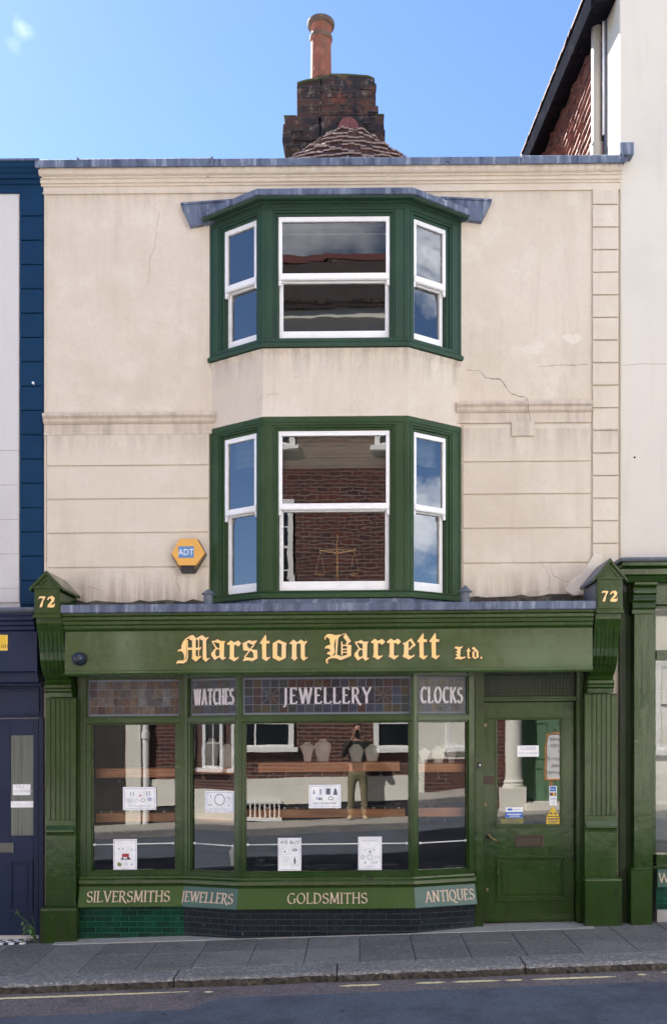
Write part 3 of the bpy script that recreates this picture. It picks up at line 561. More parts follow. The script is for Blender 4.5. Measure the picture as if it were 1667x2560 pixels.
crack([(1372, 1415), (1380, 1440), (1398, 1450), (1430, 1458)], .006, o=.0175); crack([(1354, 1410), (1372, 1440), (1372, 1470), (1358, 1482)], .004, o=.0175)
crack([(448, 1420), (442, 1455), (450, 1475), (438, 1502)], .005, o=.0175); crack([(190, 1470), (215, 1472), (225, 1466), (245, 1474), (258, 1476)], .004, o=.0175)
crack([(498, 422), (525, 455)], .012, o=.074)
crack([(656, 1036), (662, 1022), (690, 1016), (708, 1020), (712, 1034)], .005, o=.338)
m = MB()                          # pale filler repairs on the upper right field and beside the right console
def blob(cu, cv, ru, rv, o, seed, n=22):
    r = random.Random(seed); ph = [r.uniform(0, 6.28) for _ in range(4)]
    pts = []
    for i in range(n):
        t = 2 * math.pi * i / n; k = 1 + .22 * math.sin(2 * t + ph[0]) + .16 * math.sin(3 * t + ph[1]) + .1 * math.sin(7 * t + ph[2])
        pts.append((X(cu + ru * k * math.cos(t)), Z(cv + rv * k * math.sin(t))))
    m.prism(pts, .0004, o); m.build('render_repair', M['patch'], shop, bevel=.001); m.v = []; m.f = []; m.mi = []
blob(1430, 852, 19, 15, .004, 3); blob(1330, 877, 30, 13, .0035, 5)
m.prism([(X(a), Z(b)) for a, b in ((1410, 1483), (1425, 1456), (1450, 1440), (1468, 1412), (1480, 1392), (1500, 1388), (1505, 1400), (1498, 1420), (1490, 1450), (1468, 1468), (1458, 1492), (1430, 1496))], .0004, .045)
m.build('render_repair', M['patch'], shop, bevel=.01)
m = MB()                          # black strip over the shop cornice: soiling plus the gap's painted shadow
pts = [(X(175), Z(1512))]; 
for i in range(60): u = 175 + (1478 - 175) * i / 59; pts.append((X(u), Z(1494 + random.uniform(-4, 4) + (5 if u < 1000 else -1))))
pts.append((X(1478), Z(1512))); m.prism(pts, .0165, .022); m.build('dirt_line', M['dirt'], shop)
# main roof behind the parapet: half-round hip of old tiles, ridge running back
AP = (X(871, -2.2), -2.2, Z(308, -2.2)); rf = MB(); m2 = MB()
def hippt(t, th):                # t metres down the slope from the apex
    return (AP[0] + t * .98 * math.sin(th), AP[1] + t * .50 * math.cos(th), AP[2] - t * .72 + .0)
rows = 26
for r in range(rows):
    t0 = .10 + r * .115; t1 = t0 + .15; nseg = 16 + r * 4
    for k in range(nseg):
        th0 = -math.pi / 2 + math.pi * k / nseg; th1 = th0 + math.pi / nseg * .97; jz = random.uniform(-.004, .004); ju = .018 * math.sin(k * .9 + r * 2.1) + random.uniform(-.004, .004)
        A, B_, C_, D = hippt(t0 - .03, th0), hippt(t0 - .03, th1), hippt(t1 + ju, th1), hippt(t1 + ju, th0)
        up = lambda p, h: (p[0], p[1] + h * .4, p[2] + h)
        sag = .02 * math.sin(k * 1.3)
        rf.hexa([A, B_, up(C_, .004 + jz), up(D, .004 + jz), up(A, .006), up(B_, .006), up(C_, .034 + jz + sag * .4), up(D, .034 + jz + sag * .4)])
        if random.random() < .90:
            q = lambda p, h, e: (p[0] + .012 * e * math.sin((th0 + th1) / 2), p[1] + .012 * e * math.cos((th0 + th1) / 2), p[2] + h)
            m2.hexa([q(up(D, .026 + jz + sag * .4), 0, 1), q(up(C_, .026 + jz + sag * .4), 0, 1), q(C_, .045 + jz, .0), q(D, .045 + jz, .0), q(up(D, .040 + jz + sag * .4), 0, .8), q(up(C_, .040 + jz + sag * .4), 0, .8), q(C_, .052 + jz, -.5), q(D, .052 + jz, -.5)])
for sg in (-1, 1):               # the two long slopes behind
    for r in range(24):
        t0 = .10 + r * .115; p = lambda t, y: (AP[0] + sg * t * .98, y, AP[2] - t * .72)
        y0, y1 = AP[1] - 3.6, AP[1] - .02
        rf.hexa([p(t0, y0), p(t0, y1), p(t0 + .15, y1), p(t0 + .15, y0)] + [(a, b, c + .03) for a, b, c in (p(t0, y0), p(t0, y1), p(t0 + .15, y1), p(t0 + .15, y0))])
RF = rf.build('roof', M['rooftile'], shop); m2.build('tile_edge_mortar', M['tile_edge'], RF)  # pale strips: mortar plus painted highlight along the tile edges
m = MB(); xc = AP[0]
arc = [(xc + .115 * math.cos(t), AP[2] - .13 + .13 * math.sin(t)) for t in [math.pi * i / 12 for i in range(13)]]
m.prism(arc, AP[1] - 3.6, AP[1] + .12); m.prism([(xc + .128 * math.cos(t), AP[2] - .13 + .142 * math.sin(t)) for t in [math.pi * i / 12 for i in range(13)]], AP[1] - .25, AP[1] + .05)
m.build('ridge_tile', M['ridge'], RF)
# chimney stack
yc = -2.55
def cx(u): return X(u, yc)
def czz(v): return Z(v, yc)
ch = MB(); 
ch.prism([(cx(742), czz(289)), (cx(742), czz(205)), (cx(762), czz(200)), (cx(800), czz(193)), (cx(800), czz(289))], yc - .55, yc - .03)
ch.prism([(cx(805), czz(289)), (cx(805), czz(190)), (cx(830), czz(186)), (cx(870), czz(187)), (cx(920), czz(190)), (cx(936), czz(197)), (cx(936), czz(289))], yc - .55, yc)
ch.box(cx(798), cx(806), yc - .5, yc - .10, czz(289), czz(196))
for i, (a, b, c, d, e) in enumerate(((711, 797, 289, 312, 0), (707, 798, 312, 350, .012), (713, 795, 350, 372, 0), (719, 794, 372, 425, -.02), (803, 958, 289, 330, .015), (803, 961, 330, 425, .03))):
    ch.box(cx(a), cx(b), yc - .62, yc + e, czz(d), czz(c))
ch.box(cx(796), cx(804), yc - .6, yc - .08, czz(425), czz(291)); ch.box(cx(700), cx(965), yc - .7, yc - .15, Z(640, yc), czz(426))
rng = random.Random(4)
for i in range(46):              # proud and crumbled bricks
    u = rng.uniform(745, 925); v = 208 + 21.0 * .9 * rng.randint(0, 3) + (0 if True else 0)
    if 796 < u < 808: continue
    ch.box(cx(u), cx(u + 20), yc - .05, yc + rng.uniform(.004, .014) - (.03 if u < 797 else 0), czz(v + 17), czz(v + 1))
for i in range(26):
    u = rng.uniform(714, 935); v = 296 + 18.9 * rng.randint(0, 4)
    if 776 < u < 806: continue
    ch.box(cx(u), cx(u + 20), yc - .05, yc + rng.uniform(.012, .03) + (0 if u < 797 else .014), czz(v + 17), czz(v + 1))
for v in (218, 236, 262, 300, 340): ch.box(cx(935), cx(935 + (4 if v < 289 else 26)), yc - .3, yc - .08, czz(v + 9), czz(v))
ch.v = [(x + rng.uniform(-.009, .009), y + rng.uniform(-.006, .006), z + rng.uniform(-.009, .009)) for x, y, z in ch.v]
CH = ch.build('chimney', M['stack'], shop, bevel=.014)
m = MB(); a0 = [(742, 205), (762, 199), (800, 192), (830, 184), (870, 185), (920, 189), (936, 196)]
tp = [(cx(u), czz(v) + .004) for u, v in a0]
m.prism(tp + [(x, z - .022) for x, z in reversed(tp)], yc - .56, yc + .008)
m.box(cx(709), cx(742) - .004, yc - .6, yc + .01, czz(290), czz(287)); m.box(cx(937), cx(960), yc - .6, yc + .022, czz(290), czz(287))
m.build('mortar_cap', M['moss'], CH, bevel=.008)
m = MB(); px0 = (cx(775) + cx(826)) / 2; py0 = yc - .22; r = (cx(826) - cx(775)) / 2 * 1.02; zt_ = Z(52, py0); zb_ = Z(205, py0)
H = lambda v: Z(v, py0)
m.lathe(px0, py0, [(r * 1.03, zb_), (r, H(150)), (r * .98, H(104)), (r * 1.08, H(103)), (r * 1.12, H(98)), (r * 1.12, H(94)), (r * .95, H(92)), (r * .93, H(82)), (r * .96, H(75)), (r * 1.05, H(70)), (r * 1.30, H(67)), (r * 1.34, H(62)), (r * 1.32, H(57)), (r * 1.0, H(57)), (r * .85, H(90))], 28)
for i in range(len(m.f)): pass
m.mi = [1 if (min(m.v[k][2] for k in f_) > H(71)) or (H(104) < min(m.v[k][2] for k in f_) and max(m.v[k][2] for k in f_) < H(91.5)) else 0 for f_ in m.f]
m.build('chimney_pot', [M['pot'], M['pot_dark']], CH, smooth=False, bevel=.003)
# ------------------------------------------------------------------ shopfront
U = S                             # plan units measured on the wall plane
PA, J1, F1, F2, J2 = (X(200, .10), .10), (-430 * U, .10), (-289.7 * U, .28), (133.7 * U, .28), (285.8 * U, .10)
sf = [Face(PA, J1), Face(J1, F1), Face(F1, F2), Face(F2, J2)]
zz = lambda v, d=.26: Z(v, d)
# lead flat, cornice, fascia
m = MB(); m.sweep([(X(152, .5), 0), (X(1490, .5), 0)], [(-.01, zz(1506, .5) + .05), (.49, zz(1506, .5)), (.50, zz(1508, .5)), (.503, zz(1526, .5)), (.485, zz(1528, .5)), (.3, zz(1528, .5) + .01), (-.01, zz(1528, .5) + .02)])
for u in (545, 700, 1005, 1218, 1240, 1290): m.box(X(u, .5), X(u + 4, .5), .495, .508, zz(1527, .5), zz(1505, .5))
m.sweep(PL, [(-.3, f(1494, .36) - .003), (.005, f(1494, .36) - .003), (.012, zz(1506, .5) + .012), (-.3, zz(1506, .5) + .012)])
LF = m.build('lead_flashing', M['lead'], shop, bevel=.006)
m = MB(); m.sweep([(X(156, .47), 0), (X(1484, .47), 0)], prof([(.487, zz(1528.5, .48)), (.487, zz(1534, .48)), (.470, zz(1537, .47)), (.466, zz(1545, .47)), (.452, zz(1549, .45)), (.455, zz(1556, .45)), (.440, zz(1559, .44)), (.438, zz(1566, .44)), (.428, zz(1571, .43)), (.425, zz(1573, .42))], .25))
m.build('shop_cornice', M['green'], shop, bevel=.002)
FA = Face((X(163, .42), .42), (X(1480, .42), .42))
m = MB(); m.box(X(163, .42), X(1480, .42), .20, .42, zz(1672, .42), zz(1573.4, .42)); m.sweep([(X(163, .42), 0), (X(1480, .42), 0)], prof([(.421, zz(1671, .43) - .001), (.434, zz(1672.5, .43) - .001), (.436, zz(1678, .43)), (.425, zz(1683, .43)), (.0, zz(1684, .43))], .0))
fas = m.build('fascia', M['green_h'], shop, bevel=.0015)
# letters traced from the fascia, in photograph pixels; each letter is a few pen strokes
def lvl(u, v): return v - .008 * (896 - u) * -1 if False else v + .008 * (u - 896)
def poly(mb, pts, d, grow=0.0, k=0, th=.004):
    P = [Vector((X(u, d), Z(lvl(u, v), d))) for u, v in pts]
    A = sum(P[i].x * P[(i + 1) % len(P)].y - P[(i + 1) % len(P)].x * P[i].y for i in range(len(P)))
    if A < 0: P.reverse()
    if grow:
        Q = []
        for i, p in enumerate(P):
            e0 = (p - P[i - 1]); e1 = (P[(i + 1) % len(P)] - p)
            if e0.length < 1e-6 or e1.length < 1e-6: Q.append(p); continue
            n0 = Vector((e0.y, -e0.x)).normalized(); n1 = Vector((e1.y, -e1.x)).normalized(); s_ = n0 + n1
            if s_.length < .3: Q.append(p + n0 * grow); continue
            s_.normalize(); Q.append(p + s_ * grow / max(.45, s_.dot(n0)))
        P = Q
    mb.prism([(p.x, p.y) for p in P], d + .0004, d + th + k * .00012)
G = {}
sc1 = 4.4286
G['M'] = [[(235,122),(190,160),(165,168),(166,185),(158,360),(148,388),(128,402),(138,372),(135,340),(118,310),(95,298),(62,305),(75,285),(105,277),(108,235),(125,195),(150,165),(200,130)],
  [(168,180),(178,180),(180,370),(165,415),(130,436),(85,435),(68,433),(55,447),(52,425),(65,408),(90,403),(130,405),(155,390),(166,365)],
  [(190,165),(235,122),(272,160),(265,185),(265,350),(295,368),(322,350),(325,364),(265,418),(218,378),(226,362),(225,180),(205,178)],
  [(168,262),(310,262),(326,250),(320,280),(300,288),(168,286)], [(292,168),(304,160),(302,368),(292,374)],
  [(268,160),(335,122),(380,155),(398,140),(410,148),(380,185),(384,370),(400,385),(420,370),(420,384),(372,420),(342,385),(343,185),(305,165),(285,180)]]
G['a'] = [[(443,188),(480,185),(505,168),(540,188),(595,188),(580,215),(530,215),(478,202),(462,202),(495,258),(530,272),(530,288),(486,270),(445,205)],
  [(528,188),(595,188),(580,215),(576,360),(585,372),(600,362),(597,378),(558,402),(527,368)], [(485,265),(502,275),(482,302),(480,340),(500,362),(530,345),(530,364),(475,398),(437,350),(437,320)]]
G['r'] = [[(610,225),(612,215),(655,180),(690,205),(688,360),(705,375),(740,362),(738,380),(690,415),(628,378),(640,362),(642,230),(625,232)], [(688,205),(735,182),(768,215),(735,252),(712,232),(688,230)]]
G['s'] = [[(783,210),(805,205),(855,178),(890,190),(940,180),(938,195),(912,228),(880,226),(850,210),(832,212)], [(783,208),(832,208),(835,248),(870,280),(945,288),(948,380),(905,398),(900,322),(880,300),(790,292)],
  [(783,410),(808,366),(840,370),(880,376),(948,372),(948,382),(885,414),(845,402)], [(905,222),(916,232),(808,374),(797,364)]]
G['t'] = [[(1038,115),(1046,145),(1045,185),(1082,188),(1080,216),(1044,218),(1045,362),(1058,372),(1088,360),(1086,376),(1045,412),(995,380),(1000,360),(996,220),(975,218),(975,206)]]
G['o'] = [[(1115,213),(1185,175),(1168,205),(1165,348),(1212,375),(1185,412),(1115,375)], [(1185,175),(1215,190),(1270,212),(1262,240),(1262,375),(1185,412),(1212,375),(1215,225),(1168,205)]]
G['n'] = [[(1298,215),(1345,172),(1385,200),(1378,230),(1378,360),(1392,374),(1355,408),(1318,374),(1327,360),(1330,225),(1310,222)], [(1376,212),(1425,172),(1468,198),(1490,183),(1496,198),(1470,230),(1470,355),(1480,374),(1502,360),(1500,376),(1455,408),(1425,375),(1425,225),(1400,210),(1376,232)]]
for k in G: G[k] = [[(430 + x / sc1, 1560 + y / sc1) for x, y in p] for p in G[k]]
def g2(L, s_=3.4444, ox=780, oy=1560): return [[(ox + x / s_, oy + y / s_) for x, y in p] for p in L]
G['B'] = g2([[(107,134),(108,112),(130,87),(160,86),(205,97),(242,90),(236,104),(210,115),(198,140),(190,180),(195,240),(185,262),(165,278),(145,262),(125,258),(138,240),(158,236),(150,215),(125,208),(110,214),(112,198),(130,185),(158,178),(150,130),(130,112),(118,118),(116,134)],
  [(290,80),(240,104),(224,125),(214,266),(200,270),(206,118),(226,102),(283,78)], [(290,80),(335,148),(300,180),(288,172),(300,155),(268,112),(278,98)],
  [(300,177),(338,182),(336,275),(245,312),(220,300),(190,293),(150,298),(130,318),(140,335),(128,342),(118,325),(118,305),(145,285),(185,270),(220,266),(250,280),(300,264),(300,190)],
  [(250,152),(262,152),(262,270),(250,272)], [(250,180),(302,178),(302,190),(262,190)], [(250,213),(302,213),(302,222),(250,224)], [(250,240),(302,238),(302,248),(250,250)]])
G['e'] = g2([[(778,165),(805,158),(830,148),(828,265),(850,277),(882,262),(880,277),(832,307),(775,278),(788,262),(792,177),(780,176)], [(800,160),(852,122),(892,182),(835,226),(828,216),(865,178),(842,145),(825,155)]])
G['L'] = g2([[(1220,212),(1235,192),(1262,199),(1298,192),(1290,205),(1278,212),(1272,280),(1290,286),(1318,278),(1318,291),(1280,306),(1240,300),(1228,306),(1232,290),(1250,280),(1240,268),(1232,262),(1250,255),(1248,245),(1232,240),(1250,232),(1245,215),(1228,208)]])
G['d'] = g2([[(1378,240),(1402,230),(1396,246),(1395,280),(1412,290),(1400,303),(1378,286)], [(1376,206),(1390,195),(1430,235),(1432,286),(1400,303),(1412,288),(1412,243),(1375,214)]])
def put(gold, dark, key, du=0, dvv=0, sc_=1, org=None):
    for i, p in enumerate(G[key]):
        if sc_ != 1: p = [(org[0] + (u - org[0]) * sc_, org[1] + (v - org[1]) * sc_) for u, v in p]
        p = [(u + du, v + dvv) for u, v in p]
        poly(gold, p, .4225, 0, i, .004); poly(dark, p, .4195, .0062, i, .004)
        poly(dark, [(u + 1.6, v + 1.2) for u, v in p], .4195, .004, i + 9, .0035)
for word in ('marston', 'barrett', 'ltd'):
    a, b = MB(), MB()
    if word == 'marston':
        for k in 'Marston': put(a, b, k)
    elif word == 'barrett':
        put(a, b, 'B'); put(a, b, 'a', 886 - 529, 2.0 - .5); put(a, b, 'r', 926.6 - 567.7, -4.2); put(a, b, 'r', 966.4 - 567.7, -4.6); put(a, b, 'e'); put(a, b, 't', 1042.8 - 650.2, -3.8); put(a, b, 't', 1073.2 - 650.2, -4.2)
    else:
        put(a, b, 'L'); put(a, b, 't', 1165.5 - 650.2, 1618.5 - 1586, .43, (650.2, 1586)); put(a, b, 'd'); 
        for mm, gr, dd in ((a, 0, .4225), (b, .005, .4195)): poly(mm, [(1202.4 + 2.9 * math.cos(t), 1644.5 + 2.9 * math.sin(t)) for t in [0.6 * i for i in range(10)]], dd, gr)
    b.build('letter_outline', M['letter_edge'], fas); a.build('lettering', M['gold'], fas)
# pilasters with consoles and gabled heads
def pilaster(x0, x1, bx0, bx1, sh0, sh1, apex, eave, boxb, name='pilaster'):
    """x0,x1 console in wall units; sh0,sh1 shaft; bx base"""
    D = .17; m = MB()
    fv = [1741, 2045]; zbm = lambda v, d=.2: Z(v, d)
    xs0, xs1 = sh0 * U, sh1 * U
    bt = 2262 if x0 < 0 else 2199
    # shaft with five sunk flutes: built as strips between the flutes
    m.box(xs0, xs1, 0, D - .012, zbm(bt) + .001, zbm(1738))
    n = 5; fw = .0105; span0 = (xs0 + xs1) / 2 - .092; span1 = (xs0 + xs1) / 2 + .092 - fw; e = [xs0]
    for i in range(n): a = span0 + (span1 - span0) * i / (n - 1); e += [a, a + fw]
    e.append(xs1)
    m.box(xs0, xs1, D - .0119, D, zbm(bt) + .001, zbm(fv[1])); m.box(xs0, xs1, D - .0119, D, zbm(fv[0]), zbm(1738))
    for i in range(0, len(e), 2): m.box(e[i], e[i + 1], D - .0119, D, zbm(fv[1]) + .0003, zbm(fv[0]) - .0003)
    PM = m.build(name, M['green'], shop, bevel=.003)
    m = MB(); c = [(xs0 + .006, D), (xs1 - .006, D)]
    m.sweep([(xs0 + .008, 0), (xs1 - .008, 0)], prof([(D, zbm(2058)), (D + .022, zbm(2066)), (D + .030, zbm(2069)), (D + .030, zbm(2075)), (D + .012, zbm(2078)), (D + .010, zbm(2084))], .1)); m.build('pilaster_moulding', M['green'], PM, bevel=.002)
    m = MB(); b0, b1 = bx0 * U, bx1 * U
    m.box(b0, b1, 0, D + .035, -.18, zbm(bt + 9)); m.sweep([(b0 + .002, 0), (b1 - .002, 0)], prof([(D + .008, zbm(bt)), (D + .032, zbm(bt + 4)), (D + .034, zbm(bt + 9) + .0005)], 0)); m.build('plinth', M['green'], PM, bevel=.004)
    a0, a1 = x0 * U, x1 * U; m = MB()
    dv_ = 0 if x0 < 0 else 3
    m.sweep([(a0 - .006, 0), (a1 + .006, 0)], prof([(D + .03, Z(1704, .2)), (D + .06, Z(1706, .22)), (D + .062, Z(1713, .22)), (D + .045, Z(1717, .22)), (D + .050, Z(1722, .22)), (D + .028, Z(1726, .2)), (D + .022, Z(1737, .2))], .02))
    m.build('capital', M['green'], PM, bevel=.002)
    m = MB(); S_ = [(0, Z(boxb + 8, .5)), (.47, Z(boxb + 8, .5)), (.465, Z(1552, .47)), (.44, Z(1570, .44)), (.40, Z(1600, .4)), (.375, Z(1625, .38)), (.36, Z(1645, .36)), (.33, Z(1665, .33)), (.275, Z(1683, .28)), (.225, Z(1694, .23)), (.20, Z(1704, .2)), (0, Z(1704, .2))]
    m.side(S_, a0, a1)
    for i in range(5):
        a = a0 + .03 + (a1 - a0 - .06 - .016) * i / 4
        R_ = [(o + .010, z) for o, z in S_[3:9]]; R_[0] = (S_[3][0] - .001, S_[3][1]); R_[-1] = (S_[8][0] - .001, S_[8][1])
        m.side([(R_[0][0] - .02, R_[0][1])] + R_ + [(R_[-1][0] - .02, R_[-1][1])], a, a + .016)
    m.build('console', M['green'], PM, bevel=.003)
    m = MB(); ze = Z(eave, .52); zb_ = Z(boxb, .52); za = Z(apex, .54); am = (a0 + a1) / 2
    m.box(a0, a1, 0, .52, zb_, ze); m.box(a0 - .008, a1 + .008, 0, .532, zb_ - .030, zb_ - .001)
    m.box(a0 + .012, a1 - .012, .518, .526, zb_ + .012, ze - .022)
    hw = (a1 - a0) / 2 + .038
    m.prism([(am - hw + .012, ze - .001), (am + hw - .012, ze - .001), (am, za - .02)], 0, .522)
    for sg in (-1, 1):
        m.prism([(am, za), (am + sg * hw, ze - .004), (am + sg * (hw - .006), ze - .026), (am, za - .034)], 0, .548)
        m.prism([(am, za - .06), (am + sg * (hw - .075), ze + .022), (am + sg * (hw - .095), ze + .022), (am, za - .082)], .5, .534)
    m.box(a0 - .004, a1 + .004, .5, .536, ze - .004, ze + .016)
    H_ = m.build('gabled_head', M['green'], PM, bevel=.003)
    return PM, H_, (a0, a1, ze, zb_)
P1, H1, b1_ = pilaster(-763, -702, -777, -688, -767, -693, 1420, 1464, 1530)
P2, H2, b2_ = pilaster(560.6, 621.5, 553, 643, 554, 634, 1401, 1453, 1530)
a0_, a1_, ze_, _z = b2_; am_ = (a0_ + a1_) / 2; hw_ = (a1_ - a0_) / 2 + .044; za_ = Z(1401, .54)
m = MB(); m.prism([(am_, za_ + .006), (am_ - hw_, ze_ - .002), (am_ - hw_ + .006, ze_ - .022), (am_ + .004, za_ - .004)], 0, .540); m.box(a0_ - .005, a0_ - .0005, 0.02, .500, _z - .01, ze_ - .024); m.build('lead_slope', M['lead_dark'], H2)
sevtwo = {'7': [[(660,668),(675,625),(700,618),(780,620),(778,640),(742,700),(728,790),(705,808),(682,800),(692,760),(735,668),(733,652),(690,648)]]}
two = [[(307,515),(315,498),(340,490),(356,505),(351,525),(328,547),(350,546),(358,535),(355,560),(340,566),(309,563),(312,548),(336,520),(331,505),(319,508),(317,518)]]
def digits(head, du, dvv, sc_):
    a, b = MB(), MB()
    s7 = [[(x / 6.8, 1400 + y / 6.8) for x, y in p] for p in sevtwo['7']]; s2 = [[(x / 2.583, 1300 + y / 2.583) for x, y in p] for p in two]
    for p in s7 + s2:
        p = [(118 + (u - 118) * sc_ + du, 1504 + (v - 1504) * sc_ + dvv) for u, v in p]
        q_ = [(u, v - .0) for u, v in p]
        poly(a, q_, .5295, 0, 0, .004); poly(b, q_, .5265, .0045, 0, .004)
    b.build('letter_outline', M['letter_edge'], head); a.build('house_number', M['cream_letter'] if False else M['gold'], head)
digits(H1, 0, 0, 1.0); digits(H2, 1522.5 - 118, 1490 - 1504, .98)
# window screen
z_st0, z_st1, z_tr, z_g0, z_g1, z_fb = zz(1692), zz(1785), zz(1803), zz(1804), zz(2177), zz(2193)
gr = [(221, 449, 234, 438), (476, 592, 482, 586), (608, 1026, 616, 1020), (1043, 1165, 1045, 1165)]
scr = MB(); panes = []
zs_top = zz(1684, .43) + .02
for k, F in enumerate(sf):
    a0, a1 = F.a(gr[k][0], -.03), F.a(gr[k][1], -.03); c0, c1 = F.a(gr[k][2], -.03), F.a(gr[k][3], -.03); scr.xf = F.xf; t = .003 * k
    scr.frame(0, F.L, z_fb, zs_top, a0 - .012, F.L - a1 - .012, zs_top - z_st0 - .01, .004, -.07 - t, 0)
    scr.box(a0 - .012, a1 + .012, -.07, -.004, z_g0 + .012, z_st1 - .012)
    scr.box(a0 - .012, a1 + .012, -.055, .009, z_tr + .004, z_st1 - .022)
    scr.frame(a0 - .012, a1 + .012, z_st1 - .012, z_st0 + .01, .012, .012, .010, .012, -.06, -.016)
    scr.frame(a0 - .012, a1 + .012, z_fb + .004, z_g0 + .012, c0 - a0, a1 - c1, .012, z_g1 - z_fb - .016, -.062, -.009)
    scr.frame(c0 - .012, c1 + .012, z_g1 - .012, z_g0, .012, .012, .012, .012, -.06, -.022)
    if k in (0, 2): scr.box(.012, .024, -.01, .008, z_fb, zs_top - .05); scr.box(F.L - .024, F.L - .012, -.01, .008, z_fb, zs_top - .05)
    panes.append((a0, a1, c0, c1))
scr.xf = MB().xf
# jamb between left pilaster and window, and the flank of the left post
scr.box(X(189.5, .1) + .004, PA[0] - .001, -.1, .055, -.15, zs_top); scr.box(PA[0] - .022, PA[0] - .0015, .056, .085, z_fb, zs_top)
path = [PA, J1, F1, F2, J2]
scr.sweep(path, [(-.10, zz(2192)), (.006, zz(2192)), (.010, zz(2197)), (.034, zz(2201)), (.038, zz(2210)), (.018, zz(2213)), (.016, zz(2218)), (-.10, zz(2218))])
SW = scr.build('window_screen', M['green'], shop, bevel=.003)
seg_i = lambda m, n: [0, 0] + sum([[i] * n for i in range(4)], [])
zbt, zbb = zz(2218.5, .3), zz(2273, .35)
bd = MB(); bp_ = [(.012, zbt), (.066, zbb + .006), (.064, zbb), (.050, zbb - .003), (-.05, zbb - .003), (-.05, zbt)]
bd.sweep(path, bp_); bd.mi = [1 if i in (1, 3) else 0 for i in seg_i(bd, 6)]
BD = bd.build('sign_board', [M['green_b'], M['teal']], shop, bevel=.002)
tl = MB(); tl.sweep(path, [(.0, zbb - .004), (.0, -.25), (-.05, -.25), (-.05, zbb - .004)]); tl.mi = [0 if i == 0 else 1 for i in seg_i(tl, 4)]; tl.mi[1] = 1
tl.build('stall_riser', [M['tile_green'], M['tile_navy']], shop)
# ---- roman capitals drawn with a pen
def arc(cx_, cy_, rx, ry, a0, a1, n=10): return [(cx_ + rx * math.cos(R(a0 + (a1 - a0) * i / n)), cy_ + ry * math.sin(R(a0 + (a1 - a0) * i / n))) for i in range(n + 1)]
RG = {'S': (.50, [arc(.25, .74, .19, .22, 25, 200, 8) + arc(.25, .74, .19, .22, 200, 262, 3)[1:] + arc(.25, .26, .21, .25, 82, -160, 12)[0:]], [(.42, .84, 'v'), (.06, .16, 'v')]),
 'I': (.20, [[(.1, 0), (.1, 1)]], [(.1, 0), (.1, 1)]), 'L': (.50, [[(.1, 0), (.1, 1)], [(.1, .03), (.48, .03), (.50, .16)]], [(.1, 1), (.1, 0)]),
 'V': (.66, [[(.06, 1), (.34, 0)], [(.34, 0), (.60, 1)]], [(.06, 1), (.60, 1)]), 'E': (.50, [[(.1, 0), (.1, 1)], [(.1, .97), (.44, .97), (.46, .85)], [(.1, .52), (.38, .52)], [(.1, .03), (.46, .03), (.50, .16)]], [(.1, 0), (.1, 1)]),
 'R': (.60, [[(.1, 0), (.1, 1)], [(.1, .97)] + arc(.26, .74, .19, .23, 90, -90, 8) + [(.1, .51)], [(.26, .51), (.50, .02), (.66, -.10)]], [(.1, 0), (.1, 1)]),
 'M': (.80, [[(.1, 0), (.14, 1)], [(.14, 1), (.40, .08)], [(.40, .08), (.66, 1)], [(.66, 1), (.70, 0)]], [(.1, 0), (.70, 0), (.12, 1), (.68, 1)]),
 'T': (.60, [[(.3, 0), (.3, 1)], [(.03, .86), (.05, .97), (.55, .97), (.57, .86)]], [(.3, 0)]), 'H': (.66, [[(.1, 0), (.1, 1)], [(.56, 0), (.56, 1)], [(.1, .52), (.56, .52)]], [(.1, 0), (.1, 1), (.56, 0), (.56, 1)]),
 'J': (.32, [[(.2, 1), (.2, .05), (.14, -.14), (.0, -.18)]], [(.2, 1)]), 'W': (.92, [[(.05, 1), (.26, 0)], [(.26, 0), (.46, 1)], [(.46, 1), (.66, 0)], [(.66, 0), (.86, 1)]], [(.05, 1), (.46, 1), (.86, 1)]),
 'G': (.68, [arc(.36, .5, .30, .48, 48, 325, 16), [(.60, .42), (.60, .08)]], [(.60, .44)]), 'O': (.72, [arc(.36, .5, .30, .48, 0, 360, 24)], []), 'D': (.66, [[(.1, 0), (.1, 1)], [(.1, .97), (.22, .97)] + arc(.24, .5, .34, .47, 88, -88, 12) + [(.22, .03), (.1, .03)]], [(.1, 0), (.1, 1)]),
 'A': (.66, [[(.05, 0), (.32, 1)], [(.32, 1), (.60, 0)], [(.14, .36), (.50, .36)]], [(.05, 0), (.60, 0)]), 'N': (.70, [[(.1, 0), (.1, 1)], [(.1, 1), (.58, 0)], [(.58, 0), (.58, 1)]], [(.1, 0), (.08, 1), (.58, 1)]),
 'Q': (.74, [arc(.36, .5, .30, .48, 0, 360, 24), [(.38, .04), (.55, -.12), (.78, -.20)]], []), 'U': (.66, [[(.1, 1), (.1, .3)] + arc(.33, .27, .23, .25, 180, 360, 10) + [(.56, 1)]], [(.1, 1), (.56, 1)]),
 'C': (.60, [arc(.36, .5, .29, .48, 48, 312, 16)], []), 'K': (.62, [[(.1, 0), (.1, 1)], [(.56, 1), (.12, .42)], [(.24, .56), (.58, 0)]], [(.1, 0), (.1, 1), (.58, 0)]), 'Y': (.60, [[(.03, 1), (.30, .48)], [(.58, 1), (.30, .48)], [(.30, .5), (.30, 0)]], [])}
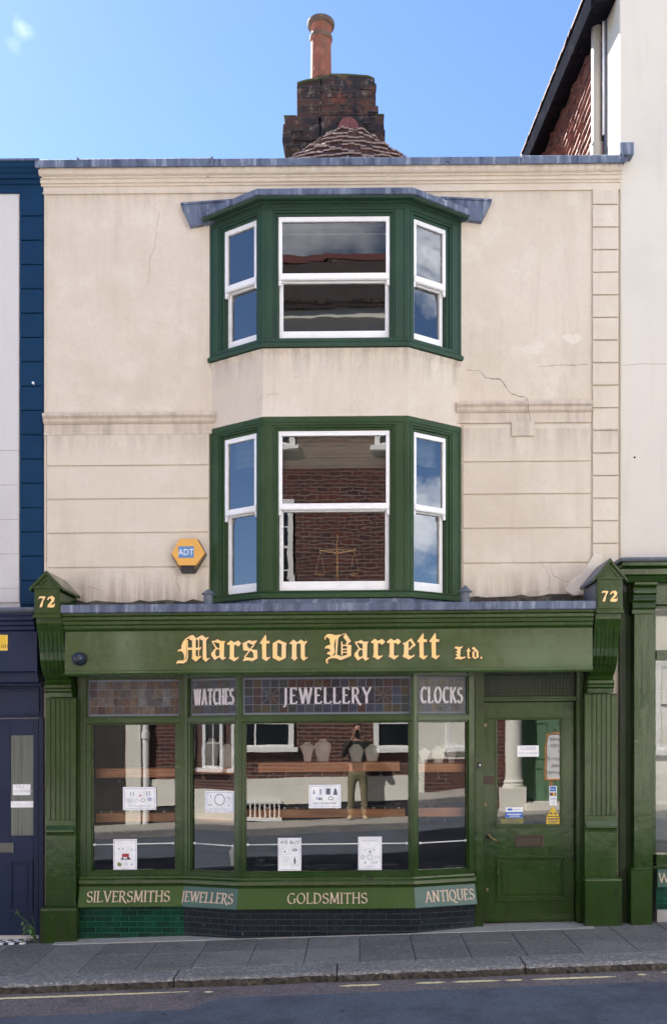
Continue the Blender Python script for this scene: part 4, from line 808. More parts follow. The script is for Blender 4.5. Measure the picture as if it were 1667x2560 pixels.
def capitals(mb, word, a0, a1, z0, h, o, thick=.13, thin=.04, serif=True, nib=24, gap=.07, slope=0, th=.003):
    ws = sum(RG[c][0] + gap for c in word) - gap; kx_ = (a1 - a0) / ws; p = a0; cnt = 0
    nx, nz = math.cos(R(nib)), math.sin(R(nib))
    wf = lambda dx, dz: h * (thin + (thick - thin) * abs(dx * nz - dz * nx) ** 1.2)
    for c in word:
        w_, st, se = RG[c]
        for s_ in st:
            mb.ribbon([(p + x * kx_, z0 + z * h + slope * (p - a0)) for x, z in s_], wf, o, o + th + cnt * .00005, closed=(len(s_) == 25 and c in 'OQ' and s_[0] == s_[-1]) and False); cnt += 1
        if serif:
            for e in se:
                x, z = p + e[0] * kx_, z0 + e[1] * h + slope * (p - a0)
                if len(e) == 3: mb.box(x - .012 * h, x + .02 * h, o, o + th + cnt * .00005, z - .09 * h, z + .09 * h)
                else: mb.box(x - .14 * h, x + .14 * h, o, o + th + cnt * .00005, z - .018 * h, z + .022 * h)
                cnt += 1
        p += (w_ + gap) * kx_
    return mb
def tilted(F): return lambda a, o, z: F.xf(a, o + .012 + (zbt - z) / (zbt - zbb) * .054, z)
for k, word, u0, u1, v0, v1 in ((0, 'SILVERSMITHS', 218, 425, 2252, 2226), (1, 'JEWELLERS', 454, 583, 2256, 2230), (2, 'GOLDSMITHS', 718, 918, 2253, 2228), (3, 'ANTIQUES', 1063, 1184, 2250, 2224)):
    F = sf[k]; lv = (F.p0.y + F.p1.y) / 2
    h = Z(v1, lv + .04) - Z(v0, lv + .04)
    a0, a1 = F.a(u0, .04), F.a(u1, .04)
    capitals(MB(tilted(F)), word, a0, a1, (zbt + zbb) / 2 - h * .48, h * (1.0 if k != 1 else .95), .0005).build('lettering', M['cream_letter'], BD)
# stained glass lights with their words
cols = [(0.028, 0.018, 0.022), (0.045, 0.020, 0.018), (0.030, 0.040, 0.075), (0.055, 0.042, 0.024), (0.016, 0.020, 0.036), (0.040, 0.048, 0.070), (0.020, 0.032, 0.030)]
cols2 = [(0.06, 0.032, 0.026), (0.10, 0.07, 0.055), (0.075, 0.042, 0.034), (0.12, 0.09, 0.075), (0.055, 0.045, 0.055), (0.13, 0.135, 0.15), (0.09, 0.045, 0.03)]  # browns and pinks of the mirrored street put into the cell colour
def sgm(nm, cs): return [mat(nm, tuple(x * .62 for x in c), .12, layers=[(30, 3, tuple(x * 1.7 for x in c), .45, .7, .6)], bumps=[(18, 2, .4, .01)], spec=.4) for c in cs]
SG = sgm('stained_glass', cols) + [M['came'], M['opal']]; SG2 = sgm('stained_glass_warm', cols2) + [M['came'], M['opal']]
def stained(k, n, word=None):
    F = sf[k]; a0, a1 = panes[k][0], panes[k][1]; z0, z1 = z_st1 + .002, z_st0; m = MB(F.xf); rr = random.Random(k + 3)
    cw = (a1 - a0 - .02) / n; chh = (z1 - z0 - .028) / 4
    m.m = 7; m.box(a0 - .001, a1 + .001, -.052, -.046, z0 - .001, z1 + .001)
    cell = lambda i, j, w_=1, h_=1, e=0: m.box(a0 + .01 + i * cw + .0030, a0 + .01 + (i + w_) * cw - .0028, -.046, -.042 + rr.uniform(-.0006, .0006), z0 + .014 + j * chh + .0030, z0 + .014 + (j + h_) * chh - .0030)
    flowers = [2, n - 4] if n > 10 else ([] if word else [])
    if k == 0: flowers = [1, n - 4]
    for i in range(n):
        for j in range(4):
            if word and j in (1, 2) and (n <= 10 or 4 <= i < n - 4): continue
            m.m = rr.choice(range(7)); cell(i, j)
            m.m = 7
    for fl in flowers:
        ca, cz_ = a0 + .01 + (fl + 0.999) * cw, z0 + .014 + 2 * chh
        m.m = 3; m.add([(ca + .016 * math.cos(t), -.0405, cz_ + .016 * math.sin(t)) for t in [i * .524 for i in range(12)]], [list(range(12))])
        m.m = 7
        for t in range(8):
            c_, s_ = math.cos(t * math.pi / 4), math.sin(t * math.pi / 4); r1 = cw * (.98 if t % 2 == 0 else 1.36); px_, pz_ = -s_ * .0014, c_ * .0014
            m.prism([(ca + c_ * .016 + px_, cz_ + s_ * .016 + pz_), (ca + c_ * r1 + px_, cz_ + s_ * r1 * .9 + pz_), (ca + c_ * r1 - px_, cz_ + s_ * r1 * .9 - pz_), (ca + c_ * .016 - px_, cz_ + s_ * .016 - pz_)], -.045, -.039)
    if word:
        i0, i1 = (0, n) if n <= 10 else (4, n - 4)
        m.m = 4; m.box(a0 + .01 + i0 * cw + .003, a0 + .01 + i1 * cw - .003, -.046, -.043, z0 + .014 + chh + .003, z0 + .014 + 3 * chh - .003)
        m.m = 8; w0, w1 = a0 + .01 + i0 * cw, a0 + .01 + i1 * cw; pad = .025 if n <= 10 else (w1 - w0) * .04
        capitals(m, word, w0 + pad, w1 - pad, z0 + .014 + chh * 1.06, chh * 1.9, -.0425, .155, .065, False, 15, .15)
        m.m = 7
        for i in range(1, len(word) * 2):
            a = w0 + pad + (w1 - w0 - 2 * pad) * i / (len(word) * 2) + rr.uniform(-.008, .008); z = z0 + .014 + chh * 2 + rr.uniform(-.03, .03)
            d = rr.choice((-1, 1)) * .018; m.prism([(a - d, z - .022), (a - d + .003, z - .022), (a + d + .003, z + .022), (a + d, z + .022)], -.0428, -.0395 + (.002))
    m.build('leaded_light', SG2 if k == 0 else SG, SW)
stained(0, 11); stained(1, 7, 'WATCHES'); stained(2, 19, 'JEWELLERY'); stained(3, 7, 'CLOCKS')
for k, F in enumerate(sf):
    c0, c1 = panes[k][2:]; e = [.0, .001, -.0015, .001][k]
    m = MB(F.xf); m.add([(c0 - .005, -.045, z_g1 - .005), (c1 + .005, -.045 + e, z_g1 - .005), (c1 + .005, -.045 + e, z_g0 + .005), (c0 - .005, -.045, z_g0 + .005)], [(0, 1, 2, 3)]); m.build('shop_pane', M['shopglass'], SW)
# door side: posts, frame, grille, door leaf
dm = MB(); dz0 = .0
zl = lambda v: Z(v, .0)
dm.box(J2[0] - .02, X(1205.5, .02), -.12, .085, -.15, zs_top); dm.box(J2[0] + .012, J2[0] + .022, .085, .096, -.15, zs_top - .05); dm.box(X(1437.5), X(1452.5), -.12, .05, -.15, zs_top); dm.box(X(1453), X(1465, .02), -.12, .02, -.15, zs_top); dm.box(X(1440), X(1446), .05, .062, -.15, zs_top - .05)
dm.box(X(1206), X(1437), -.12, .045, zl(1690), zs_top); dm.box(X(1206), X(1437), -.12, .03, zl(1757), zl(1744)); dm.box(X(1206), X(1437), .028, .044, zl(1751), zl(1746))
DF = dm.build('door_frame', M['green'], shop, bevel=.003)
m = MB(); m.box(X(1206), X(1437), -.06, -.03, zl(1744), zl(1690)); m.build('grille_backing', M['black'], DF); m = MB()
nx_, nz_ = 26, 6
for i in range(nx_):
    for j in range(nz_):
        a = X(1208) + (X(1435) - X(1208)) * (i + .5) / nx_; z = zl(1742) + (zl(1692) - zl(1742)) * (j + .5) / nz_; r = .0135
        m.frame(a - .0165, a + .0165, z - .0165, z + .0165, .0035, .0035, .0035, .0035, -.029, -.016); m.prism([(a - r * .6, z), (a, z - r * .6), (a + r * .6, z), (a, z + r * .6)], -.03, -.018); 
m.build('grille', M['green'], DF, bevel=.002)
L0, L1, LB, LT = X(1207), X(1436.5), zl(2309), zl(1758)
G0, G1, GB_, GT = X(1244), X(1401), zl(2065), zl(1803)
m = MB(); m.frame(L0, L1, LB, LT, G0 - L0 - .012, L1 - G1 - .012, LT - GT - .012, GB_ - LB - .012, -.075, -.03)
m.frame(G0 - .024, G1 + .024, GB_ - .024, GT + .024, .014, .014, .014, .014, -.07, -.017); m.frame(G0 - .012, G1 + .012, GB_ - .012, GT + .012, .012, .012, .012, .012, -.07, -.027)
q0, q1, qb, qt = X(1242), X(1412), zl(2256), zl(2144)
m.frame(q0, q1, qb, qt, .016, .016, .016, .022, -.031, -.004); m.frame(q0 + .016, q1 - .016, qb + .022, qt - .016, .014, .014, .014, .016, -.031, -.016); m.box(q0 + .052, q1 - .052, -.031, -.020, qb + .06, qt - .052)
m.box(L0 + .002, L1 - .002, -.03, -.014, LB + .004, zl(2291)); m.box(L0 + .002, L1 - .002, -.014, -.006, LB + .02, LB + .05)
DR = m.build('door', M['green'], shop, bevel=.003)
m = MB(); m.add([(G0 - .01, -.045, GB_ - .01), (G1 + .01, -.045, GB_ - .01), (G1 + .01, -.044, GT + .01), (G0 - .01, -.045, GT + .01)], [(0, 1, 2, 3)]); m.build('door_pane', M['shopglass'], DR)
m = MB(); a0, a1, z0, z1 = X(1288), X(1359), zl(2121), zl(2092); m.frame(a0, a1, z0, z1, .022, .022, .018, .014, -.031, -.020); m.box(a0 + .022, a1 - .022, -.031, -.0255, z0 + .014, z1 - .018); m.build('letter_plate', M['bronze'], DR, bevel=.003)
def rod(mb, pts, r, n=10): return mb.tube(pts, r, n)
m = MB(); m.prism([(X(1221) + .022 * math.cos(t), zl(2094) + .024 * math.sin(t)) for t in [i * .524 for i in range(12)]], -.031, -.022)
rod(m, [(X(1221), -.03, zl(2093)), (X(1221), .022, zl(2093)), (X(1226), .028, zl(2096)), (X(1246), .026, zl(2109))], [.009, .009, .0085, .0075]); m.build('handle', M['brass'], DR, smooth=True)
for v in (1815, 2015, 2228):
    m = MB(); u = 1214 if v < 2200 else 1219; m.prism([(X(u) + .010 * math.cos(t), zl(v) + .016 * math.sin(t)) for t in [i * .524 for i in range(12)]], -.031, -.026); m.build('lock', M['brass'], DR)
    m = MB(); m.prism([(X(u) - .0025, zl(v) - .008), (X(u) + .0025, zl(v) - .008), (X(u) + .004, zl(v) + .004), (X(u) - .004, zl(v) + .004)], -.026, -.0255); m.build('keyhole', M['black'], DR)
m = MB(); m.box(X(1208), X(1236), -.031, -.026, zl(1964), zl(1944)); m.build('name_plate', M['bronze'], DR, bevel=.001)
m = MB(); m.box(X(1193, .085), X(1203, .085), .085, .105, zl(1922), zl(1906)); kp = m.build('door_bell', M['black'], shop, bevel=.002)
m = MB(); m.prism([(X(1199, .1) + .008 * math.cos(t), zl(1914) + .008 * math.sin(t)) for t in [i * .7 for i in range(9)]], .105, .108); m.build('bell_button', M['white'], kp)
# lead-capped pinnacles on the flat
for u, v0, v1, v2 in ((521, 1474, 1486, 1512), (1162, 1464, 1481, 1506)):
    lv_ = .008 * (u - 896); d = .42; m = MB(); x = X(u, d)
    m.lathe(x, d, [(.040, Z(v2 + lv_, d)), (.040, Z(v1 + lv_, d) - .001)], 14); m.lathe(x, d, [(.060, Z(v1 + lv_, d)), (.062, Z(v1 + lv_, d) + .006), (.01, Z(v0 + lv_, d)), (0, Z(v0 + lv_, d) + .004)], 14); m.build('vent_cowl', M['lead_dark'], shop)
# room behind the shop window
zfl = z_g1 - .03; zce = zs_top + .05
m = MB(); xa, xb = X(205), X(1196) - .02
m.box(xa, X(1452), -2.6, -2.5, -.15, zce); m.box(xa, X(1452), -2.5, -.352, zce, zce + .04)
m.box(xa - .03, xa - .001, -2.5, 0, -.15, zce); m.box(xb, xb + .03, -2.5, -.08, -.15, zce - .001); m.box(X(1452), X(1452) + .03, -2.5, -.13, -.15, zce - .001)
m.build('shop_room', M['interior'], shop)
m = MB(); m.add([(X(206), -.6, zfl), (X(206), .03, zfl), (J1[0], .03, zfl), (F1[0] + .02, .21, zfl), (F2[0] - .02, .21, zfl), (J2[0] - .06, .03, zfl), (J2[0] - .06, -.6, zfl)], [list(range(7))])
m.box(X(206), xb - .01, -1.1, -1.06, .1, zz(1985)); m.build('display_floor', M['velvet'], shop)
m = MB(); m.box(X(1206), X(1452), -2.5, -.08, -.15, .02); m.build('hall_floor', M['wood'], shop)
# door papers (they are stuck on things: things of their own)
def at(u, v, d): return (X(u, d), -d, Z(v, d) + SH * X(u, d))
def flat_item(name, label, cat, u0, u1, v0, v1, d, art, group=None, base='paper', xf=None, th=.002):
    """a sheet with printed shapes; art coordinates run 0..1 from the lower left"""
    F = xf
    if F: a0, a1 = F.a(u0, -d), F.a(u1, -d); zt_, zb_ = F.z(u0, v0 + .008 * (u0 - 896), -d), F.z(u0, v1 + .008 * (u0 - 896), -d); o = -d; m = MB(F.xf)
    else: a0, a1, zt_, zb_, o = X(u0, d), X(u1, d), Z(v0 + .008 * (u0 - 896), d), Z(v1 + .008 * (u0 - 896), d), d; m = MB()
    mats = [M[base]]; wdt, hgt = a1 - a0, zt_ - zb_
    m.box(a0, a1, o - th, o, zb_, zt_)
    for k, it in enumerate(art):
        mt = M[it[-1]]
        if mt not in mats: mats.append(mt)
        m.m = mats.index(mt); h = .0004 + k * .00004; q = lambda x, z: (a0 + x * wdt, zb_ + z * hgt)
        if it[0] == 'r': m.prism([q(it[1], it[2]), q(it[3], it[2]), q(it[3], it[4]), q(it[1], it[4])], o, o + h)
        elif it[0] == 'p': m.prism([q(*p) for p in it[1]], o, o + h)
        elif it[0] == 'd': c = q(it[1], it[2]); m.prism([(c[0] + it[3] * wdt * math.cos(t), c[1] + it[3] * wdt * math.sin(t)) for t in [i * .524 for i in range(12)]], o, o + h)
        elif it[0] == 'c':
            c = q(it[1], it[2]); P = [(c[0] + it[3] * wdt * math.cos(i * .3927), c[1] + it[3] * it[4] * wdt * math.sin(i * .3927)) for i in range(17)]; m.ribbon(P, lambda x, z: it[5] * wdt, o, o + h)
        elif it[0] == 'f':
            b = it[1]; t = it[2]; m.frame(a0 + b * wdt, a1 - b * wdt, zb_ + b * wdt, zt_ - b * wdt, t, t, t, t, o, o + h)
        elif it[0] == 't': c = q(it[2], it[3]); m.text(it[1], c[0], c[1], it[4] * wdt, o, o + h, 'CENTER', it[5] if len(it) > 6 else 1)
    m.m = 0
    return tag(m.build(name, mats), label, cat, group)
D_ = -.0350
flat_item('paper_notice', 'white closing days notice taped in the middle of the door glass', 'notice', 1292, 1346, 1864, 1892, D_ - .006, [('t', 'CLOSED', .5, .62, .2, 1, 'ink_light'), ('t', 'SUNDAY & MONDAY', .5, .25, .115, 1, 'ink_light')])
flat_item('payment_sticker', 'narrow white strip of payment card logos on the door glass', 'sticker', 1372, 1391, 1965, 2014, D_ - .006, [('r', .12, .72, .88, .97, 'cardblue'), ('t', 'PAY', .5, .79, .3, 1, 'paper'), ('r', .08, .50, .92, .66, 'black'), ('d', .38, .58, .17, 'red'), ('d', .62, .58, .17, 'cardyellow'), ('t', 'VISA', .5, .30, .36, 1, 'cardblue'), ('c', .5, .14, .22, .7, .05, 'ink_light')])
flat_item('warning_sticker', 'yellow triangular warning sticker with oblong caption low on the door glass', 'sticker', 1365, 1398, 2042, 2061, D_ - .006, [('r', .08, .62, .92, .80, 'ink'), ('r', .12, .36, .88, .46, 'ink'), ('r', .12, .15, .8, .24, 'ink')], base='cardyellow')
tri = bpy.data.objects['warning_sticker']; m = MB(); a_ = lambda u, v: (X(u, D_ - .006), Z(v + 3.9, D_ - .006))
m.prism([a_(1366, 2040), a_(1397, 2040), a_(1381.5, 2015)], D_ - .008, D_ - .006); m2 = MB(); m2.prism([a_(1373, 2036), a_(1379, 2036), a_(1379, 2031), a_(1373, 2031)], D_ - .006, D_ - .0055); m2.prism([a_(1385, 2037), a_(1391, 2035), a_(1389, 2031), a_(1384, 2032)], D_ - .006, D_ - .0055)
t_ = m.build('warning_triangle', M['cardyellow'], tri); m2.build('symbol', M['ink'], t_)
flat_item('door_sticker', 'blue and white oblong sticker at lower left of the door glass', 'sticker', 1263, 1306, 2018, 2045, D_ - .006, [('r', 0, .02, 1, .55, 'cardblue'), ('r', .12, .68, .38, .88, 'cardblue'), ('r', .45, .75, .85, .8, 'ink_lilac'), ('r', .1, .3, .9, .38, 'paper'), ('r', .22, .14, .8, .2, 'paper')])
flat_item('door_sticker', 'olive tinted lettered strip along the bottom edge of the door glass', 'sticker', 1251, 1308, 2047, 2059, D_ - .006, [('t', 'PLEASE', .5, .48, .11, 1, 'ink'), ('t', 'mind the step', .5, .12, .11, 1, 'ink')], base='olive')
# things hung on the front
al = thing('alarm_box', (X(471), 0, Z(1431)), 'yellow hexagonal alarm box on the cream wall left of the lower bay', 'alarm box')
hx = [(429, 1383), (449.4, 1346.7), (493, 1346.7), (513, 1383), (490, 1413.5), (447.6, 1413.5)]; HX = [(X(u, .1), Z(v - 3.3, .1)) for u, v in hx]
m = MB(); cxx, czx = X(471, .1), Z(1380 - 3.3, .1)
m.prism([(cxx + (a - cxx) * 1.0, czx + (z - czx) * 1.0) for a, z in HX], .075, .102); m.build('cover', M['yellow'], al, bevel=.004)
m = MB(); pts = [(X(428, .09), Z(1381, .09)), (X(447, .09), Z(1345, .09)), (X(496, .09), Z(1345, .09)), (X(515, .09), Z(1381, .09)), (X(486, .09), Z(1428, .09)), (X(453, .09), Z(1428, .09))]
m.prism(pts, .0165, .0745); m.build('back_box', M['black'], al, bevel=.004)
m = MB()
for s_, (p, q_) in ((1, ((511, 1386), (489, 1418))), (-1, ((431, 1386), (451, 1418)))):
    m = MB()
    for i in range(9):
        t = i / 8
        u, v = p[0] + (q_[0] - p[0]) * t, p[1] + (q_[1] - p[1]) * t; m.box(X(u - 3.5, .085), X(u + 3.5, .085), .0746, .088, Z(v - .6, .085), Z(v - 2.6, .085))
    m.build('grille', M['brass'], al)

m = MB(); m.box(X(447, .1), X(485, .1), .1025, .105, Z(1391, .1), Z(1362.5, .1)); bdg = m.build('badge', M['badge_blue'], al)
m = MB(); m.text('ADT', X(465.5, .1), Z(1384.5, .1), .082, .1055, .1062, 'CENTER', .86); m.build('lettering', M['white'], bdg)
sc_ = thing('security_camera', (X(197, .5), -.43, Z(1640, .5)), 'round dark dome camera on the left end of the green fascia', 'security camera')
m = MB(); c = (X(197, .48), Z(1640, .48))
for r, o0, o1 in ((.062, .4205, .435), (.050, .435, .45)): m.prism([(c[0] + r * math.cos(i * .2618), c[1] + r * math.sin(i * .2618)) for i in range(24)], o0, o1)
m.build('mount', M['black'], sc_, bevel=.003)
m = MB(); vs = []; n1, n2 = 10, 18
m.xf = lambda a, o, z: (c[0] - .006 + a, -(.46 + o), c[1] - .004 + z)
m.lathe(0, 0, [(0, -.058)] + [(.058 * math.cos(R(t)), .058 * math.sin(R(t))) for t in range(-75, 90, 15)] + [(0, .058)], 20); m.build('dome', mat('dome_navy', (.018, .026, .05), .25), sc_, smooth=True)
m = MB(); cl_ = (c[0] - .006, .518, c[1] - .012); m.prism([(cl_[0] + .020 * math.cos(i * .4), cl_[2] + .020 * math.sin(i * .4)) for i in range(16)], .505, .522); m.build('lens', M['black'], sc_, bevel=.002)

# ------------------------------------------------------------------ things in the window
def facept(k, u, v, d): F = sf[k]; p = F.xf(F.a(u, -d), -d, F.z(u, v + .008 * (u - 896), -d)); return p
gp = 'printed cards in the shop window'
PR = [('f', .04, .004, 'ink_lilac')]
def rnd_art(seed, n, x0=.15, x1=.85, z0=.25, z1=.85):
    r = random.Random(seed); o = []
    for i in range(n):
        x, z = r.uniform(x0, x1), r.uniform(z0, z1); o.append(r.choice([('c', x, z, r.uniform(.04, .07), r.uniform(.5, 1), .015, 'ink_light'), ('d', x, z, r.uniform(.025, .045), r.choice(['ink_lilac', 'ink_light', 'ink'])), ('r', x - .03, z - .06, x + .02, z + .05, 'ink_lilac')]))
    return o
flat_item('window_card', 'white landscape card with ring and earring pictures in the left window', 'card', 308, 391, 1968, 2025, .030, PR + [('c', .16, .42, .055, .8, .012, 'ink_light'), ('c', .24, .42, .055, .8, .012, 'ink_light'), ('d', .52, .62, .03, 'red'), ('c', .6, .42, .06, .8, .015, 'olive'), ('d', .8, .46, .055, 'ink_lilac'), ('c', .8, .46, .075, .7, .012, 'ink_light'), ('c', .42, .40, .05, .8, .012, 'ink_lilac'), ('r', .71, .62, .74, .82, 'ink_light'), ('r', .79, .62, .82, .82, 'ink_light'), ('r', .22, .62, .25, .8, 'ink_light'), ('r', .3, .62, .33, .8, 'ink_light'), ('t', 'NEW GOLD JEWELLERY', .5, .14, .066, 1, 'ink_light')], gp, xf=sf[0])
flat_item('window_card', 'white portrait card with a red jewellery box picture in the left window', 'card', 284, 343, 2098, 2177, .030, PR + [('p', [(.30, .35), (.74, .35), (.68, .42), (.37, .42)], 'black'), ('r', .37, .42, .66, .54, 'red'), ('r', .42, .38, .58, .43, 'paper'), ('d', .24, .70, .035, 'ink_light'), ('d', .40, .70, .035, 'ink_light'), ('c', .78, .66, .06, .7, .014, 'ink_light'), ('p', [(.16, .18), (.30, .12), (.36, .22), (.2, .28)], 'olive'), ('c', .55, .2, .06, .6, .014, 'ink_light'), ('d', .78, .2, .045, 'ink_lilac'), ('r', .35, .07, .65, .08, 'ink_light')], gp, xf=sf[0])
flat_item('window_card', 'white landscape card with a round bead bracelet picture in the angled left window', 'card', 513, 586, 1977, 2031, .030, PR + [('c', .50, .60, .17, 1, .022, 'ink'), ('d', .83, .66, .02, 'ink'), ('d', .76, .72, .02, 'ink'), ('d', .14, .34, .018, 'ink'), ('d', .21, .35, .018, 'ink'), ('d', .82, .34, .03, 'ink_lilac'), ('r', .18, .68, .21, .82, 'ink_light'), ('t', 'NEW SILVER JEWELLERY', .5, .13, .068, 1, 'ink_light')], gp, xf=sf[1])
flat_item('window_card', 'white landscape silverware card leaning in the middle window', 'card', 772, 852, 1962, 2021, .030, PR + [('p', [(.12, .6), (.2, .6), (.18, .78), (.14, .78)], 'ink_light'), ('r', .33, .58, .40, .82, 'ink_light'), ('r', .54, .58, .67, .84, 'ink'), ('p', [(.76, .56), (.90, .56), (.85, .84), (.80, .84)], 'ink'), ('c', .28, .42, .06, .5, .03, 'ink_lilac'), ('c', .36, .4, .05, .5, .03, 'ink'), ('c', .68, .42, .07, .7, .02, 'ink'), ('r', .52, .60, .53, .82, 'ink_light'), ('t', 'NEW SILVERWARE', .5, .17, .085, 1, 'ink')], gp, xf=sf[2])
bx = []
for (x, z) in ((.14, .50), (.56, .50), (.14, .17), (.56, .17)): bx += [('r', x, z, x + .32, z + .006, 'ink_light'), ('r', x, z + .25, x + .32, z + .256, 'ink_light'), ('r', x, z, x + .008, z + .25, 'ink_light'), ('r', x + .312, z, x + .32, z + .25, 'ink_light')]
flat_item('window_card', 'white portrait card headed WE BUY with four boxed pictures', 'card', 695, 753, 2095, 2177, .030, PR + bx + [('t', 'WE BUY', .5, .81, .23, 1, 'ink'), ('c', .30, .68, .07, 1, .014, 'ink_light'), ('d', .30, .58, .035, 'ink'), ('c', .72, .63, .09, .5, .035, 'ink'), ('c', .30, .29, .08, .9, .014, 'ink_light'), ('d', .72, .30, .055, 'ink'), ('r', .69, .20, .75, .40, 'ink')], gp, xf=sf[2])
flat_item('window_card', 'white portrait card headed PRE-OWNED with a pendant necklace picture', 'card', 895, 954, 2092, 2175, .030, PR + [('t', 'PRE-OWNED', .5, .86, .125, 1, 'ink_light'), ('c', .5, .76, .28, .6, .008, 'ink_light'), ('d', .50, .56, .035, 'ink'), ('r', .48, .50, .52, .57, 'ink'), ('d', .30, .60, .025, 'ink'), ('d', .68, .60, .025, 'ink'), ('c', .2, .38, .08, .8, .014, 'ink'), ('c', .5, .38, .11, 1, .014, 'ink'), ('c', .8, .4, .09, .4, .016, 'ink_light'), ('d', .3, .22, .05, 'ink_lilac'), ('d', .62, .22, .035, 'ink_lilac'), ('d', .76, .22, .04, 'ink_lilac'), ('r', .3, .1, .7, .107, 'ink_light')], gp, xf=sf[2])
# white rods across the windows
for k, u0, v0, u1, v1, lb_ in ((0, 234, 2112, 436, 2108, 'left flat window'), (1, 485, 2108, 585, 2115, 'angled window under WATCHES'), (2, 617, 2112, 1019, 2108, 'wide middle window'), (3, 1047, 2108, 1166, 2101, 'angled window under CLOCKS')):
    r_ = thing('curtain_rod', (facept(k, u0, v0, 0)[0], facept(k, u0, v0, 0)[1], 1.0), 'thin white rod stretched across the ' + lb_, 'rod', 'white rods in the shop window')
    P, Q = facept(k, u0, v0, .0385), facept(k, u1, v1, .0385); m = MB(); m.xf = lambda a, o, z: (a, o, z); m.tube([P, Q], .0055, 8); m.build('rod', M['chrome'], r_, smooth=True)
    for E, T in ((P, Q), (Q, P)):
        d_ = (Vector(T) - Vector(E)).normalized() * .02; m = MB(); m.xf = lambda a, o, z: (a, o, z); m.tube([E, tuple(Vector(E) + d_)], .011, 8); m.build('end_cap', M['chrome'], r_)
# shelves
shelves = [('shelf', 'upper oak shelf in the left flat window', -.15, 240, 438, 1921, 1944), ('shelf', 'lower oak shelf in the left flat window', -.15, 240, 438, 2032, 2055), ('shelf', 'upper oak shelf behind the angled window under WATCHES', -.02, 484, 588, 1921, 1935), ('shelf', 'lower oak shelf behind the angled window under WATCHES', -.02, 484, 588, 2032, 2056),
           ('shelf', 'upper oak shelf in the wide middle window', .0, 645, 998, 1906, 1929), ('shelf', 'lower oak shelf in the wide middle window', .0, 616, 1012, 2023, 2044), ('shelf', 'upper oak shelf behind the angled window under CLOCKS', -.02, 1044, 1168, 1909, 1930), ('shelf', 'lower oak shelf behind the angled window under CLOCKS', -.02, 1044, 1168, 2019, 2042)]
stops = {}
for n_, lb_, d, u0, u1, v0, v1 in shelves:
    m = MB(); um = .008 * ((u0 + u1) / 2 - 896); m.box(X(u0, d), X(u1, d), d - .24, d, Z(v1 + um, d), Z(v0 + um, d)); tag(m.build(n_, M['wood'], bevel=.004), lb_, 'shelf', 'oak shelves in the shop window')
# grey linen necklace stands
def bust(u0, u1, v0, v1, d, lb_, wide_top=.62):
    um = .008 * ((u0 + u1) / 2 - 896); a0, a1, zt_, zb_ = X(u0, d), X(u1, d), Z(v0 + um, d), Z(v1 + um, d); c = (a0 + a1) / 2; w_ = (a1 - a0) / 2; h = zt_ - zb_
    m = MB(); pr = [(.60, 0), (.66, .03), (.74, .22), (.90, .45), (1.0, .62), (.97, .74), (.78, .84), (.52, .90), (.42, .96), (.40, 1.0)] if wide_top > .6 else [(.50, 0), (.52, .1), (.60, .35), (.80, .58), (1.0, .72), (.98, .80), (.7, .86), (.42, .92), (.36, 1.0)]
    m.lathe(c, d - .07, [(w_ * r, zb_ + z * h) for r, z in pr], 20, 1, .42)
    tag(m.build('necklace_stand', M['linen'], smooth=True), lb_, 'display stand', 'grey linen necklace stands')
bust(749, 786, 1855, 1905, -.03, 'narrow waisted grey linen necklace stand, leftmost on the middle upper shelf', .5)
bust(785, 828, 1847, 1905, -.03, 'tall wide grey linen necklace stand left of centre on the middle upper shelf')
bust(871, 910, 1861, 1905, -.03, 'grey linen necklace stand third along the middle upper shelf')
bust(911, 950, 1861, 1905, -.06, 'grey linen necklace stand at the right end of the middle upper shelf')
bust(508, 546, 1845, 1921, -.05, 'tall linen necklace stand behind the window under WATCHES, left one')
bust(549, 583, 1860, 1921, -.05, 'linen necklace stand behind the window under WATCHES, right one')
bust(1046, 1076, 1870, 1909, -.05, 'linen necklace stand behind the window under CLOCKS, leftmost of three', .5)
bust(1078, 1113, 1866, 1909, -.05, 'wide linen necklace stand behind the window under CLOCKS, middle of three')
bust(1115, 1144, 1870, 1909, -.08, 'linen necklace stand behind the window under CLOCKS, rightmost of three', .5)
bust(570, 590, 2120, 2171, .02, 'small pale necklace stand on the window floor under WATCHES', .5)
# round trays
def tray(u0, u1, v, d, lb_, hgt=.012):
    um = .008 * ((u0 + u1) / 2 - 896); a0, a1 = X(u0, d), X(u1, d); r = (a1 - a0) / 2; z = Z(v + um, d)
    t_ = thing('display_tray', ((a0 + a1) / 2, -(d - r * .5), z), lb_, 'tray', 'round display trays in the shop window')
    m = MB(); m.lathe((a0 + a1) / 2, d - r * .55, [(r * .9, z), (r, z + .004), (r, z + hgt), (r * .96, z + hgt)], 28, 1, .55); m.build('dish', M['velvet'], t_)
    m = MB(); m.lathe((a0 + a1) / 2, d - r * .55, [(r * 1.005, z + hgt - .004), (r * 1.02, z + hgt + .001), (r * .97, z + hgt + .003), (r * .95, z + hgt + .001)], 28, 1, .55); m.build('rim', M['tray_edge'], t_)
for a in ((635, 689, 2167, .17, 'small dark tray on the window floor beside the WE BUY card'), (757, 881, 2174, .2, 'large pale-rimmed tray on the window floor between the two cards'), (955, 995, 2166, .12, 'small tray on the window floor right of the PRE-OWNED card'),
          (648, 702, 2019, -.03, 'round tray at the left end of the middle lower shelf'), (755, 874, 2022, -.01, 'wide flat tray under the silverware card'), (925, 981, 2019, -.03, 'round tray at the right end of the middle lower shelf'),
          (507, 585, 2171, .03, 'round tray on the window floor under WATCHES'), (300, 415, 2031, -.17, 'wide tray on the lower shelf of the left window'), (1110, 1160, 2171, .0, 'dark tray on the window floor under CLOCKS')): tray(*a)
